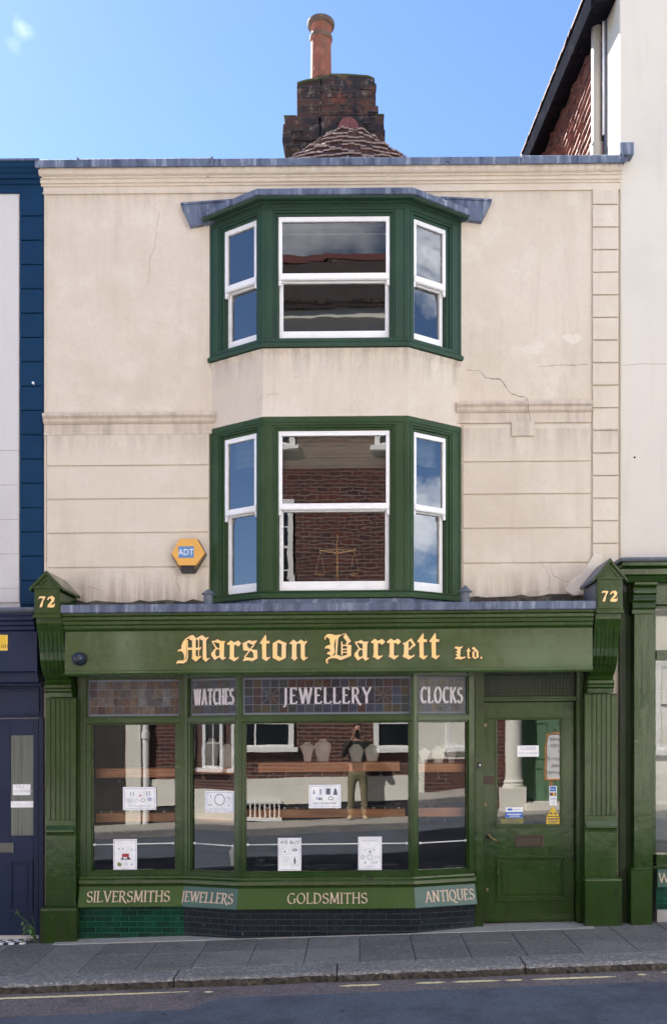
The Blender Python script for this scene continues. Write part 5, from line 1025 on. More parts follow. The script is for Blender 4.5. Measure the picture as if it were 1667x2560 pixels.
# picture-light style spotlights under the shelves
def spot(u, v, d, lb_):
    um = .008 * (u - 896); x, z = X(u, d), Z(v + um, d); t_ = thing('spotlight', (x, -d, z), lb_, 'spotlight', 'small spotlights under the window shelves')
    m = MB(); m.tube([(x, d, z + .055), (x, d, z + .03)], .006, 8); m.build('stem', M['pewter'], t_); m = MB(); m.lathe(x, d, [(.008, z + .03), (.014, z + .022), (.030, z - .012), (.027, z - .012)], 14); m.build('shade', M['pewter'], t_, smooth=True)
    m = MB(); m.lathe(x, d, [(0.024, z - .010), (.024, z - .009)], 12); m.build('lamp_face', M['white'], t_)
for a in ((1054, 1944, -.05, 'unlit spotlight under the CLOCKS upper shelf, leftmost of three'), (1095, 1944, -.05, 'unlit spotlight under the CLOCKS upper shelf, middle of three'), (1112, 1952, -.03, 'unlit spotlight under the CLOCKS upper shelf, rightmost of three'),
          (1068, 2052, -.05, 'unlit spotlight under the CLOCKS lower shelf, left of two'), (1112, 2052, -.05, 'unlit spotlight under the CLOCKS lower shelf, right of two'),
          (675, 1940, -.05, 'unlit spotlight under the left end of the middle upper shelf'), (768, 1940, -.05, 'unlit spotlight under the middle upper shelf left of centre'), (918, 1940, -.05, 'unlit spotlight under the right end of the middle upper shelf'), (575, 1948, -.05, 'unlit spotlight under the upper shelf behind WATCHES'), (715, 1940, -.05, 'unlit spotlight under the middle upper shelf, second from its left end'), (806, 1940, -.05, 'unlit spotlight under the middle upper shelf at its centre'), (860, 1940, -.05, 'unlit spotlight under the middle upper shelf right of its centre'), (952, 1940, -.05, 'unlit spotlight under the middle upper shelf at the far right'), (300, 1955, -.2, 'unlit spotlight under the left window upper shelf, left one'), (392, 1955, -.2, 'unlit spotlight under the left window upper shelf, right one')): spot(*a)
# balance scales standing in the lower bay
b_ = thing('balance_scales', (X(843, .15), -.15, f(1441, .15)), 'slender brass balance scales standing inside the lower bay window', 'scales')
d = .15; zq = lambda v: Z(v + .008 * (843 - 896) * 1, d); xq = lambda u: X(u, d)
m = MB(); m.tube([(xq(843), d, f(1455, .15)), (xq(843), d, zq(1380)), (xq(843), d, zq(1336))], [.011, .008, .004], 8); m.lathe(xq(843), d, [(.07, f(1466, .15)), (.07, f(1466, .15) + .015), (.02, f(1466, .15) + .03), (.01, f(1466, .15) + .05)], 14); m.build('pillar', M['gilt'], b_)
m = MB(); 
for s_ in (-1, 1):
    e = (xq(843 + s_ * 44), d, zq(1376)); m.tube([(xq(843), d, zq(1374)), e], [.005, .0035], 6); m.tube([(xq(843), d, zq(1383)), e], [.005, .0035], 6); m.tube([e, (e[0], d, e[2] + .02)], .006, 6)
    m.tube([(xq(843 + s_ * 14), d, zq(1375)), (xq(843 + s_ * 14), d, zq(1381))], .003, 6)
m.build('beam', M['gilt'], b_)
for s_ in (-1, 1):
    m = MB(); e = (xq(843 + s_ * 43), zq(1378))
    for k in (-1, 1): m.tube([(e[0], d, e[1]), (e[0] + k * .045, d, e[1] - .21)], .0012, 4)
    m.build('chain', M['gilt'], b_); m = MB(); m.lathe(e[0], d, [(.02, e[1] - .225), (.05, e[1] - .21), (.052, e[1] - .208)], 14); m.build('pan', M['gilt'], b_)

for u0, u1, v, d, lb_ in ((882, 910, 2018, -.05, 'low dark drum plinth left of the reflected figure on the middle lower shelf'), (985, 1006, 2019, -.04, 'small dark drum plinth at the right end of the middle lower shelf'), (695, 720, 2018, -.06, 'dark drum plinth left of the silverware card'), (1064, 1086, 2014, -.06, 'dark drum plinth on the CLOCKS lower shelf'), (640, 662, 2160, .08, 'tall dark drum plinth on the middle window floor at the left')):
    um = .008 * ((u0 + u1) / 2 - 896); a0, a1 = X(u0, d), X(u1, d); r = (a1 - a0) / 2; z = Z(v + um, d); c = (a0 + a1) / 2
    t_ = thing('display_plinth', (c, -(d - r), z - .02), lb_, 'plinth', 'dark drum plinths in the shop window')
    m = MB(); m.lathe(c, d - r, [(r, z - .022), (r, z + .032)], 24); m.build('drum', M['velvet'], t_); m = MB(); m.lathe(c, d - r, [(r * 1.03, z + .0325), (r * 1.03, z + .037), (r * .9, z + .039)], 24); m.build('rim', M['tray_edge'], t_)
rr_ = random.Random(12)
def tiny(kind, u, v, d, lb_, grp):
    um = .008 * (u - 896); x, z = X(u, d), Z(v + um, d)
    if kind == 'tag':
        m = MB(); a = rr_.uniform(-.004, .004); m.add([(x - .011, d, z), (x + .011 + a, d + .004, z), (x + .011 + a, d - .004, z + .016), (x - .011, d - .008, z + .016), (x - .011, d - .018, z), (x + .011, d - .018, z)], [(0, 1, 2, 3), (3, 2, 5, 4)])
        tag(m.build('price_tag', M['paper']), lb_, 'price tag', grp)  # small white tents added to stand in for glints
    else:
        t_ = thing('ring_box', (x, -d, z), lb_, 'ring box', grp)
        m = MB(); m.box(x - .020, x + .020, d - .04, d, z, z + .018); m.hexa([(x - .020, d - .040, z + .018), (x + .020, d - .040, z + .018), (x + .020, d - .046, z + .018), (x - .020, d - .046, z + .018), (x - .020, d - .052, z + .052), (x + .020, d - .052, z + .052), (x + .020, d - .058, z + .052), (x - .020, d - .058, z + .052)]); m.build('case', M['velvet'], t_, bevel=.002)
        m = MB(); P = [(x + .007 * math.cos(i * .5236), z + .024 + .007 * math.sin(i * .5236)) for i in range(13)]; m.ribbon(P, lambda a, b: .003, d - .022, d - .019); m.build('ring', M['gilt'], t_)
for u in (640, 668, 712, 741, 842, 868, 905, 934, 962, 996): tiny('tag', u, 2022.5, -.01, 'tiny white price tag standing along the front of the middle lower shelf', 'tiny price tags on the middle lower shelf')
for u in (252, 278, 330, 372, 410): tiny('tag', u, 2031.5, -.16, 'tiny white price tag standing on the lower shelf of the left window', 'tiny price tags in the left window')
# ------------------------------------------------------------------ left neighbour (blue)
lefth = thing('terrace_house', (-6.2, .5, 0), 'blue trimmed house with pale grey wall and navy shopfront, left of the cream building', 'building')
LL, LR = -9.4, XL - .002
m = MB(); zt0 = Z(420)
m.box(LL, LR, -6, 0, -.3, zt0); m.build('wall', M['grey_render'], lefth)
m = MB(); m.box(LL, LR, .0005, .012, Z(1430) - 3, Z(476)) if False else None
m = MB(); m.sweep([(LL, 0), (LR - .001, 0)], prof([(.135, Z(396, .135)), (.138, Z(408, .135)), (.12, Z(414, .12)), (.10, Z(424, .1)), (.085, Z(428, .085)), (.08, Z(438, .08)), (.055, Z(442, .055)), (.05, Z(452, .05)), (.03, Z(456, .03)), (.022, Z(475, .02))], -.3)); m.build('cornice', M['blue'], lefth, bevel=.003)
m = MB(); m.box(LL, LR - .001, -.5, .15, Z(396, .135) + .0005, Z(390, .14)); m.build('lead_capping', M['lead'], lefth, bevel=.004)
m = MB(); m.box(X(52), LR - .001, .0005, .012, Z(1512), Z(475)); v = 477
for i in range(17):
    if v < 1490: m.box(X(53), X(109), .012, .030, Z(min(v + 59.3, 1506)), Z(v + 1))
    v += 60.6
m.build('quoin', M['blue'], lefth, bevel=.006)
m = MB(); m.box(LL, X(50), .0005, .014, Z(1500), Z(484)); m.build('render_panel', M['grey_render'], lefth, bevel=.004)
m = MB()
for v in (1120, 1206, 1292, 1378, 1464): m.box(LL, X(47), .0135, .0148, Z(v + 1.1), Z(v))
m.build('render_joint', M['crack'], lefth)
m = MB(); zq_ = lambda v, d: Z(v + .008 * -860, d)
m.sweep([(LL, 0), (X(87, .35), 0)], prof([(.35, zq_(1518, .35)), (.36, zq_(1524, .35)), (.34, zq_(1531, .35))], 0)); m.build('lead_ledge', M['lead_dark'], lefth, bevel=.006)
m = MB(); m.sweep([(LL, 0), (X(86, .3), 0)], prof([(.335, zq_(1531.5, .33)), (.335, zq_(1539, .33)), (.32, zq_(1541, .32)), (.32, zq_(1550, .32)), (.30, zq_(1554, .3)), (.30, zq_(1562, .3)), (.285, zq_(1566, .29)), (.285, zq_(1574, .29)), (.27, zq_(1578, .27))], 0)); m.build('shop_cornice', M['navy'], lefth, bevel=.003)
m = MB(); m.box(LL, X(92, .27), 0, .268, zq_(1679, .27), zq_(1578, .27) - .001); m.box(X(90, .27), X(95, .27), .1, .285, zq_(1686, .27), zq_(1579, .27)); m.box(LL, X(96, .2), 0, .20, zq_(1706, .2), zq_(1679, .2) - .005)
m.box(LL, X(104, .1), 0, .115, zq_(1716, .1), zq_(1708, .1)); nf = m.build('fascia', M['navy'], lefth, bevel=.003)
m = MB(); m.box(LL, X(107, .04), 0, .04, zq_(1795, .04), zq_(1716, .04) - .001); m.frame(X(-60, .06), X(99, .06), zq_(1788, .06), zq_(1722, .06), .02, .02, .02, .02, .0401, .060)
m.box(X(97, .06), X(108, .06), 0, .05, -.1, zq_(1795, .05) - .001); m.build('door_surround', M['navy'], lefth, bevel=.003)
m = MB(); D1 = .015; a = lambda u: X(u, D1); q = lambda v: zq_(v, D1)
dl, dr_ = a(-85), a(97); g0, g1, gb, gt = a(27), a(84), q(2089), q(1838)
m.box(g1, dr_, .0, D1, q(2338), q(1797)); m.box(dl, g0, .0, D1, q(2338), q(1797)); m.box(g0, g1, 0, D1, gt, q(1797)); m.box(g0, g1, 0, D1, q(2338), gb)
for (p0, p1, pb, pt) in ((a(26), a(84), q(2281), q(2150)),):
    m.frame(p0, p1, pb, pt, .022, .022, .02, .03, D1 + .0005, D1 + .014); m.box(p0 + .05, p1 - .05, D1 + .0005, D1 + .008, pb + .06, pt - .05)
nd = m.build('door', M['navy'], lefth, bevel=.003)
m = MB(); m.box(g0, g1, .001, .006, gb, gt); m.build('reeded_pane', M['reeded'], nd)
m = MB(); m.frame(a(-30), a(36), q(2131), q(2107), .012, .012, .010, .010, D1 + .0005, D1 + .012); m.box(a(-27), a(33), D1 + .0005, D1 + .006, q(2128), q(2110)); m.build('letter_plate', M['pewter'], nd)
m = MB(); m.box(X(-300), X(100), 0, .10, -.4, Z(2340) - .02); m.build('doorstep', M['dark_wood'], lefth)
flat_item('paper_notice', 'handwritten paper taped to the navy door glass, upper of two', 'notice', 33, 77, 1961, 1988, .0095, [('t', 'TALL', .42, .62, .24, 1, 'ink_light'), ('t', 'DOORWAYS', .55, .26, .20, 1, 'ink_light')], th=.003)
flat_item('paper_notice', 'blank white paper strip taped to the navy door glass, lower of two', 'notice', 28, 84, 2003, 2019, .0095, [('r', .1, .42, .9, .45, 'ink_lilac')], th=.003)
flat_item('estate_sign', 'yellow company sign ending in om on the navy fascia', 'sign', -95, 20, 1588, 1627, .275, [('t', 'www.space.com' if False else 'om', .955, .16, .16, 1, 'bronze'), ('f', .012, .004, 'gold')], base='cardyellow', th=.006)
m = MB(); m.prism([(X(88) + .010 * math.cos(t), Z(949 + 6.5) + .012 * math.sin(t)) for t in [i * .5 for i in range(12)]], .03, .055); m.build('wall_hook', M['white'], lefth)
# chequered step tiles before the navy door
m = MB(); rr = 0
for i in range(12):
    for j in range(3):
        m.m = (i + j) % 2; x = X(82, .0) - .05 * (i + 1); y = .06 + .05 * j
        m.hexa([(p, o, pz(p, -o) + h) for h in (-.01, .004) for p, o in ((x, y), (x + .049, y), (x + .049, y + .049), (x, y + .049))])
tag(m.build('step_tiles', [M['paper'], M['black']], shear=0), kind='structure')
# weed at the foot of the left pilaster
wd = thing('weed_plant', (X(92, .14), -.14, pz(X(92), 0)), 'small leafy green weed growing between the navy door and green pilaster', 'plant')
m = MB(); m2 = MB(); r = random.Random(2); bx_, bo_, bz_ = X(93, .14), .15, pz(X(92), 0)
for i in range(26):
    an = r.uniform(math.pi * .45, math.pi * 1.2); L = r.uniform(.04, .16) if i < 22 else .22; h = r.uniform(.02, .15) if i < 22 else .26; e = (bx_ + L * math.cos(an) * .8, bo_ + abs(L * math.sin(an)) * .5, bz_ + h)
    m2.tube([(bx_, bo_, bz_), ((bx_ + e[0]) / 2, (bo_ + e[1]) / 2, bz_ + h * .7), e], .002, 4)
    w_, l_ = r.uniform(.012, .022), r.uniform(.03, .05); t = r.uniform(0, 6.28)
    d1 = Vector((math.cos(t), r.uniform(-.3, .6), math.sin(t) * .5)).normalized() * l_; d2 = Vector((-d1.y, d1.x, .3 * l_)).normalized() * w_; E = Vector(e)
    m.add([tuple(E), tuple(E + d1 * .5 + d2), tuple(E + d1), tuple(E + d1 * .5 - d2)], [(0, 1, 2, 3)])
m.build('leaves', M['leaf'], wd, shear=0); m2.build('stems', M['leaf'], wd, shear=0)
# ------------------------------------------------------------------ right neighbour
rt = thing('tall_house', (4.8, .5, 0), 'tall white rendered house with tile-hung flank and green shopfront, right of the cream building', 'building')
RL, RX = XR + .001, 9.0
m = MB(); zr = 9.9
m.box(RL, RX, -.43, .012, Z(1400), zr); m.box(RL, RX, -6, -.431, -.3, Z(60, -.6) + .1); m.build('wall', M['white_render'], rt)
crk = [(1548, 922), (1600, 917), (1667, 918)]
m = MB(); m.box(RL - .006, RL + .0, -.43, .0, Z(372, 0), zr); m.box(RL - .0, X(1553), .0125, .020, Z(1395), Z(420)); m.build('corner_board', M['cornerboard'], rt)
# tile-hung flank: rows of clay tiles that run back from the street
m = MB(); r = random.Random(9); xw = RL - .012; gz = .105; y1 = -.52
def rake(o): return Z(115, -1.08) + (.45 / 2.57) * (-o - 1.08)      # underside of the verge
row = 0
z = 5.0
while z < 10.2:
    o = y1 - (.06 if row % 2 else 0)
    while o > -5.6:
        if z + gz < rake(o) + .05:
            k = r.uniform(-.006, .006); th = r.uniform(.028, .044)
            m.add([(xw, o, z + gz + .04), (xw, o - .158, z + gz + .04), (xw - th - .01, o - .158, z + k), (xw - th - .01, o, z + k + r.uniform(-.003, .003)), (xw + .012, o, z + gz + .04), (xw + .012, o - .158, z + gz + .04), (xw + .004, o - .158, z + k), (xw + .004, o, z + k)],
                  [(0, 1, 2, 3), (4, 7, 6, 5), (0, 4, 5, 1), (1, 5, 6, 2), (2, 6, 7, 3), (3, 7, 4, 0)])
        o -= .165
    z += gz; row += 1
m.build('hung_tiles', M['tilehung'], rt)
# low roof with a deep black verge
m = MB(); xo = RL - .22
def zo(o): return rake(o) - .14
for o0, o1, dz in ((-.10, -5.9, 0),):
    m.hexa([(xo, o0, zo(o0)), (xo, o1, zo(o1)), (RL + .5, o1, rake(o1) + .0), (RL + .5, o0, rake(o0)), (xo, o0, zo(o0) + .16), (xo, o1, zo(o1) + .16), (RL + .5, o1, rake(o1) + .22), (RL + .5, o0, rake(o0) + .22)])
    m.hexa([(xo - .025, o0, zo(o0) - .05), (xo - .025, o1, zo(o1) - .05), (xo + .01, o1, zo(o1) - .05), (xo + .01, o0, zo(o0) - .05), (xo - .025, o0, zo(o0) + .18), (xo - .025, o1, zo(o1) + .18), (xo + .01, o1, zo(o1) + .18), (xo + .01, o0, zo(o0) + .18)])
for i in range(9):
    o = -.3 - i * .6; m.hexa([(xo + .01, o, zo(o) - .03), (xo + .01, o - .06, zo(o) - .03), (RL, o - .06, rake(o) - .03), (RL, o, rake(o) - .03), (xo + .01, o, zo(o) + .01), (xo + .01, o - .06, zo(o) + .01), (RL, o - .06, rake(o) + .01), (RL, o, rake(o) + .01)])
rr_ = m.build('roof', M['dark_wood'], rt)
m = MB(); r = random.Random(3)
for i in range(38):
    o = -.10 - i * .155; m.hexa([(xo - .045 + r.uniform(-.008, .008), o, zo(o) + .18), (xo - .045, o - .15, zo(o - .15) + .18), (xo + .3, o - .15, rake(o) + .2), (xo + .3, o, rake(o) + .2), (xo - .045, o, zo(o) + .205), (xo - .045, o - .15, zo(o - .15) + .205), (xo + .3, o - .15, rake(o) + .225), (xo + .3, o, rake(o) + .225)])
m.build('verge_tiles', M['rooftile'], rr_)
m = MB(); px_, po_ = RL - .078, -.56; zbp = Z(380, -.56)
m.tube([(px_, po_, zbp), (px_, po_, 9.4)], .052, 18); m.tube([(px_, po_, zbp - .3), (px_, po_, zbp + .045)], .064, 18); m.tube([(px_, po_, zbp + .04), (px_, po_, zbp + .055)], .068, 18)
m.box(px_, RL, po_ - .02, po_ + .02, zbp + .02, zbp + .04); m.build('soil_pipe', M['pipe'], rt, smooth=False)
m = MB(); m.tube([(RL - .030, -.475, zbp + .10), (RL - .030, -.475, 9.4)], .013, 10); m.build('waste_pipe', M['white'], rt, smooth=True)
m = MB(); m.box(RL - .02, RL, -.52, -.431, 4.8, 9.4); m.build('lead_soaker', M['lead_dark'], rt)
m = MB(); m.prism([(X(1584) + .010 * math.cos(t), Z(1150) + .010 * math.sin(t)) for t in [i * .5 for i in range(12)]], .0121, .016); m.build('weep_hole', M['black'], rt)
m = MB(); m.prism([(X(1553) + 0, Z(921)), (X(1600), Z(917)), (X(1667), Z(918)), (X(1667), Z(917.2)), (X(1600), Z(916)), (X(1553), Z(920))], .0121, .0126); m.build('crack', M['crack'], rt)
# right shopfront
zr_ = lambda v, d: Z(v + .008 * (1620 - 896), d)
m = MB(); m.sweep([(X(1546, .3), 0), (RX, 0)], prof([(.36, zr_(1393, .35)), (.37, zr_(1397, .35)), (.36, zr_(1403, .35))], 0)); m.build('lead_flashing', M['lead_dark'], rt, bevel=.004)
m = MB(); a0_ = X(1553, .3); m.sweep([(a0_, 0), (RX, 0)], prof([(.33, zr_(1403.5, .33)), (.33, zr_(1414, .33)), (.25, zr_(1420, .28)), (.24, zr_(1436, .24)), (.22, zr_(1440, .22)), (.20, zr_(1455, .2)), (.17, zr_(1458, .18))], 0))
m.box(a0_ + .12, RX, .0, .10, zr_(1505, .1), zr_(1458, .1)); m.box(X(1630, .1), RX, 0, .13, zr_(1512, .1), zr_(1505, .1)); m.build('fascia', M['green'], rt, bevel=.003)
m = MB(); p0, p1 = X(1584, .16), X(1631, .16)
m.box(p0, p1, 0, .16, zr_(2182, .16), zr_(1535, .16)); m.box(X(1577, .2), X(1630, .2), 0, .195, -.1, zr_(2178, .2)); m.box(X(1578, .2), X(1629, .2), 0, .185, zr_(2178, .2), zr_(2172, .2))
m.sweep([(p0 - .02, 0), (p1 + .02, 0)], prof([(.24, zr_(1456, .22)), (.24, zr_(1462, .22)), (.2, zr_(1470, .2)), (.22, zr_(1483, .2)), (.19, zr_(1488, .2)), (.2, zr_(1500, .2)), (.17, zr_(1508, .18)), (.18, zr_(1518, .18)), (.165, zr_(1524, .18)), (.165, zr_(1535, .16))], 0))
m.build('pilaster', M['green'], rt, bevel=.004)
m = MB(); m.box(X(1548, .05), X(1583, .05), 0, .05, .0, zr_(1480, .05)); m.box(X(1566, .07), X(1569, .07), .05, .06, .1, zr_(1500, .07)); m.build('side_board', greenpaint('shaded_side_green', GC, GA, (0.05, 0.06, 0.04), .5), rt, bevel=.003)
w0 = X(1634, .0); m = MB(); 
m.box(w0, RX, -.05, .07, zr_(1650, .05), zr_(1626, .05)); m.box(w0, RX, -.05, .07, zr_(2172, .1), zr_(2138, .1)); m.box(w0 - .03, w0, -.05, .05, zr_(2138, .1), zr_(1512, .1)); m.box(w0, RX, -.05, .05, zr_(1520, .1), zr_(1512, .1) - .001)
m.box(X(1633, .11), RX, -.02, .11, zr_(2172, .1), zr_(2165, .1)); m.box(3.9, 3.96, -.05, .05, zr_(2138, .1), zr_(1650, .05))
m.build('shop_window_frame', M['green'], rt, bevel=.003)
m = MB(); m.box(w0, RX, .0, .10, zr_(2218, .1), zr_(2173, .1)); sb = m.build('sign_board', M['teal'], rt, bevel=.002)
capitals(MB(), 'W', X(1645, .1), X(1672, .1), zr_(2212, .1) + .02, .085, .1005).build('lettering', M['cream_letter'], sb)
m = MB(); m.box(w0, RX, -.05, .06, zr_(2275, .1), zr_(2218, .1) - .002); m.build('stall_riser', M['tile_green'], rt)
m = MB(); m.box(w0, RX, -.05, .09, -.1, zr_(2275, .1) - .002); m.build('plinth', M['stone'], rt)
m = MB(); m.add([(w0 - .01, -.02, zr_(2140, 0)), (RX, -.02, zr_(2140, 0)), (RX, -.02, zr_(1520, 0)), (w0 - .01, -.02, zr_(1520, 0))], [(0, 1, 2, 3)]); m.build('shop_pane', M['shopglass'], rt)
m = MB(); k = 0
v = 1655
for hgt, on in ((60, 0), (8, 1), (100, 0), (24, 1), (12, 0), (78, 1), (60, 0), (6, 1), (50, 0), (52, 1), (32, 0)):
    if on or hgt > 20:
        m.box(w0, w0 + 1.6, -.14 - (.02 if on else 0), -.13, zr_(v + hgt, -.1), zr_(v, -.1) - .004)
    v += hgt
m.build('louvre_blind', mat('pale_window_blind', (.50, .51, .52), .7, layers=[((1, 1, 3.2), 2, (.26, .28, .30), .45, .55, .9)]), rt)  # grey-white bands stand in for the white house mirrored in this window
m = MB(); m.box(w0, RX, -1.2, -1.1, .1, 2.9); m.build('room', M['interior'], rt)
# pale ground-level drain by the kerb is the road's; nothing else on this side
# ------------------------------------------------------------------ the other side of the street (seen in the glass)
def orz(x): return .23 + .037 * cl(x)
OX = lambda a, o, z: (a, -9.75 + o, z)
sheet('opposite_pavement', -8.2, -9.8, lambda x, y: orz(x) + .0, mat('opposite_slabs', (.42, .40, .37), .9, layers=[(1.5, 5, (.33, .31, .29), .4, .7, .8)]), 3)
m = MB(); vs = []; fs = []
for i, x in enumerate(XS): vs += [(x, 8.19, orz(x)), (x, 8.19, orz(x) - .3), (x, 8.35, orz(x) + .004), (x, 8.35, orz(x) - .3)]
for i in range(len(XS) - 1): fs += [(4 * i, 4 * i + 4, 4 * i + 5, 4 * i + 1), (4 * i, 4 * i + 2, 4 * i + 6, 4 * i + 4)]
m.add(vs, fs); tag(m.build('opposite_kerb', M['kerb'], shear=0), kind='structure')
def owin(root, a0, a1, z0, z1, cols_=2, rows_=2, sill=True):
    m = MB(OX); t = .10; m.frame(a0, a1, z0, z1, t, t, t, .05, .001, .05)
    if sill: m.box(a0 - .08, a1 + .08, .001, .13, z0 - .09, z0 - .001)
    m.box(a0 + t, a1 - t, .001, .03, (z0 + z1) / 2 - .025, (z0 + z1) / 2 + .025)
    for i in range(1, cols_): x = a0 + t + (a1 - a0 - 2 * t) * i / cols_; m.box(x - .014, x + .014, .001, .026, z0 + .05, z1 - t)
    for i in range(1, rows_ * 2):
        if i != rows_: z = z0 + .05 + (z1 - t - z0 - .05) * i / (rows_ * 2); m.box(a0 + t, a1 - t, .001, .024, z - .012, z + .012)
    w_ = m.build('window', M['white'], root, shear=0); m = MB(OX); m.box(a0 + t, a1 - t, .0005, .012, z0 + .05, z1 - t); m.build('pane', M['darkglass'], w_, shear=0)
oA = thing('brick_house', (0, -12, .2), 'red brick house across the street with cream plinth, mirrored in the middle windows', 'building')
m = MB(OX); m.box(-5.6, 5.2, -7, 0, -.8, 9.70); m.build('wall', M['opp_brick'], oA, shear=0)
m = MB(OX); m.box(-4.0, 2.45, .001, .06, -.5, .62 + .06); m.box(-4.0, 2.45, .001, .08, .99 - .34, 1.0); 
m.v = []; m.f = []; m.mi = []
m.hexa([(-4.0, .001, .40), (2.45, .001, .62), (2.45, .07, .62), (-4.0, .07, .40), (-4.0, .001, .93), (2.45, .001, 1.04), (2.45, .07, 1.04), (-4.0, .07, .93)]); m.build('plinth', M['opp_cream'], oA, shear=0)
m = MB(OX); m.hexa([(-4.0, .001, -.3), (2.45, .001, -.2), (2.45, .05, -.2), (-4.0, .05, -.3), (-4.0, .001, .398), (2.45, .001, .618), (2.45, .05, .618), (-4.0, .05, .398)]); m.build('dark_base', M['joint'], oA, shear=0)
m = MB(OX); m.box(-4.45, -4.17, .001, .12, -.3, 9.7); m.build('white_pier', M['opp_cream'], oA, shear=0)
m = MB(OX); m.tube([(-4.07, .10, -.1), (-4.07, .10, 1.9), (-4.07, .10, 9.6)], .06, 12); m.tube([(-4.07, .10, 1.72), (-4.07, .10, 1.86)], .08, 12); m.build('drainpipe', M['white'], oA, shear=0)
m = MB(OX); m.box(-5.55, -4.5, .001, .01, -.1, 2.6); m.build('passage', M['interior'], oA, shear=0)
for a0, a1 in ((-2.65, -1.2), (.30, 1.75)):
    owin(oA, a0, a1, 1.55, 3.3); owin(oA, a0 + (.35 if a0 > 0 else 0), a1 + (.35 if a0 > 0 else 0), 4.45, 6.2); owin(oA, a0, a1, 7.2, 8.7)
for z0, z1 in ((4.45, 6.2), (7.2, 8.7)): owin(oA, 3.5, 4.7, z0, z1)
m = MB(OX); m.box(-2.15, -1.42, .08, .12, .50, .56); m.box(-2.15, -1.42, .08, .16, .18, .24)
for i in range(8): m.tube([(-2.1 + i * .09, .10, .2), (-2.1 + i * .09, .10, .54)], .014, 6)
m.build('basement_grille', M['white'], oA, shear=0)
for a0 in (-3.9, -3.35): pass
m = MB(OX); m.sweep([(-5.7, 0), (5.19, 0)], [(0, 9.35), (.06, 9.38), (.10, 9.5), (.22, 9.56), (.24, 9.72), (0, 9.74)]); m.build('cornice', M['opp_cream'], oA, shear=0)
m = MB(); m.xf = lambda a, o, z: (a, -9.75 + o, z)
m.hexa([(-5.8, .3, 9.70), (5.25, .3, 9.70), (5.25, -3.6, 12.25), (-5.8, -3.6, 12.25), (-5.8, .3, 9.85), (5.25, .3, 9.85), (5.25, -3.6, 12.4), (-5.8, -3.6, 12.4)]); m.hexa([(-5.8, -3.6, 12.25), (5.25, -3.6, 12.25), (5.25, -7.2, 9.7), (-5.8, -7.2, 9.7), (-5.8, -3.6, 12.38), (5.25, -3.6, 12.38), (5.25, -7.2, 9.85), (-5.8, -7.2, 9.85)])
m.build('roof', M['opp_roof'], oA, shear=0)
m = MB(OX); m.box(-5.8, 5.25, -3.7, -3.5, 12.36, 12.5); m.build('ridge', M['ridge'], oA, shear=0)
# porch: columns, green door
m = MB(OX); m.box(2.95, 4.4, .001, .04, .0, 2.9); m.build('door', M['opp_green'], oA, shear=0)
m = MB(OX)
for a0, a1 in ((3.25, 3.62), (3.78, 4.15)):
    for z0, z1 in ((.5, 1.15), (1.3, 2.05), (2.2, 2.7)): m.frame(a0, a1, z0, z1, .03, .03, .03, .03, .04, .06)
m.build('door_panel', M['opp_green'], oA, shear=0)
for cx_ in (2.92, 4.55):
    m = MB(OX); m.lathe(cx_, .38, [(.21, .78), (.21, .84), (.18, .86), (.20, .90), (.165, .94), (.160, 1.0), (.150, 2.9), (.19, 2.95), (.20, 3.05)], 20); m.box(cx_ - .24, cx_ + .24, .14, .62, -.2, .779); m.build('column', M['opp_cream'], oA, shear=0)
m = MB(OX); m.box(2.6, 4.85, 0, .75, 3.06, 3.4); m.box(2.55, 4.9, 0, .8, 3.4, 3.48); m.box(3.15, 4.3, .001, .7, -.2, .48); m.build('porch', M['opp_cream'], oA, shear=0)
# notice board by the porch
nb = thing('notice_board', (3.75, -9.2, .5), 'framed white notice with dark lettering beside the porch across the street', 'sign')
m = MB(OX); m.frame(3.52, 4.05, .92, 1.82, .025, .025, .025, .025, .52, .56); m.box(3.62, 3.66, .50, .54, .1, .92); m.box(3.91, 3.95, .5, .54, .1, .92); m.build('frame', M['wood'], nb, shear=0)
m = MB(OX); m.box(3.54, 4.03, .53, .545, .94, 1.80); m.build('sheet', M['paper'], nb, shear=0)
m = MB(OX)
for t_, z, s_ in (('Lewes', 1.66, .13), ('Castle', 1.53, .13), ('&', 1.43, .09), ('Museum of', 1.28, .10), ('Sussex', 1.16, .11), ('Archaeology', 1.04, .09)): m.text(t_, 3.785, z, s_, .5455, .5465, 'CENTER', 1, mirror=True)
m.build('lettering', M['ink'], nb, shear=0)
# houses further along
oB = thing('brick_house', (-10, -12, -.2), 'brick house with tall white sashes across the street, mirrored in the angled left window', 'building')
m = MB(OX); m.box(-15.5, -5.61, -7, -.02, -1.2, 8.6); m.build('wall', M['opp_brick'], oB, shear=0)
for i in range(9): owin(oB, -14.9 + i * 1.0, -14.2 + i * 1.0, 1.0, 3.2, 2, 2); owin(oB, -14.9 + i * 1.0, -14.2 + i * 1.0, 4.3, 6.3, 2, 2)
m = MB(OX); m.box(-15.5, -5.62, -.019, .05, -.6, .5); m.box(-15.6, -5.62, -.3, .15, 8.4, 8.62); m.build('plinth', M['opp_cream'], oB, shear=0)
oC = thing('rendered_house', (10, -12, .5), 'white rendered house across the street, mirrored in the right angled windows', 'building')
m = MB(OX); m.box(5.21, 14.5, -7, .03, -.3, 6.6); m.build('wall', M['opp_cream'], oC, shear=0)
m = MB(OX); m.box(8.3, 14.5, .031, .06, .5, 1.25) ; m.box(8.3, 14.5, .031, .045, 2.4, 3.3); m.build('brick_band', M['opp_brick'], oC, shear=0)
for a0 in (5.75, 8.9, 10.9, 12.9):
    m = MB(); 
    OX0 = OX
    owin(oC, a0, a0 + 1.1, 1.5, 3.2); owin(oC, a0, a0 + 1.1, 4.3, 5.9)
m = MB(OX); m.box(5.3, 14.6, -.3, .2, 6.6, 6.8); m.build('cornice', M['white'], oC, shear=0)
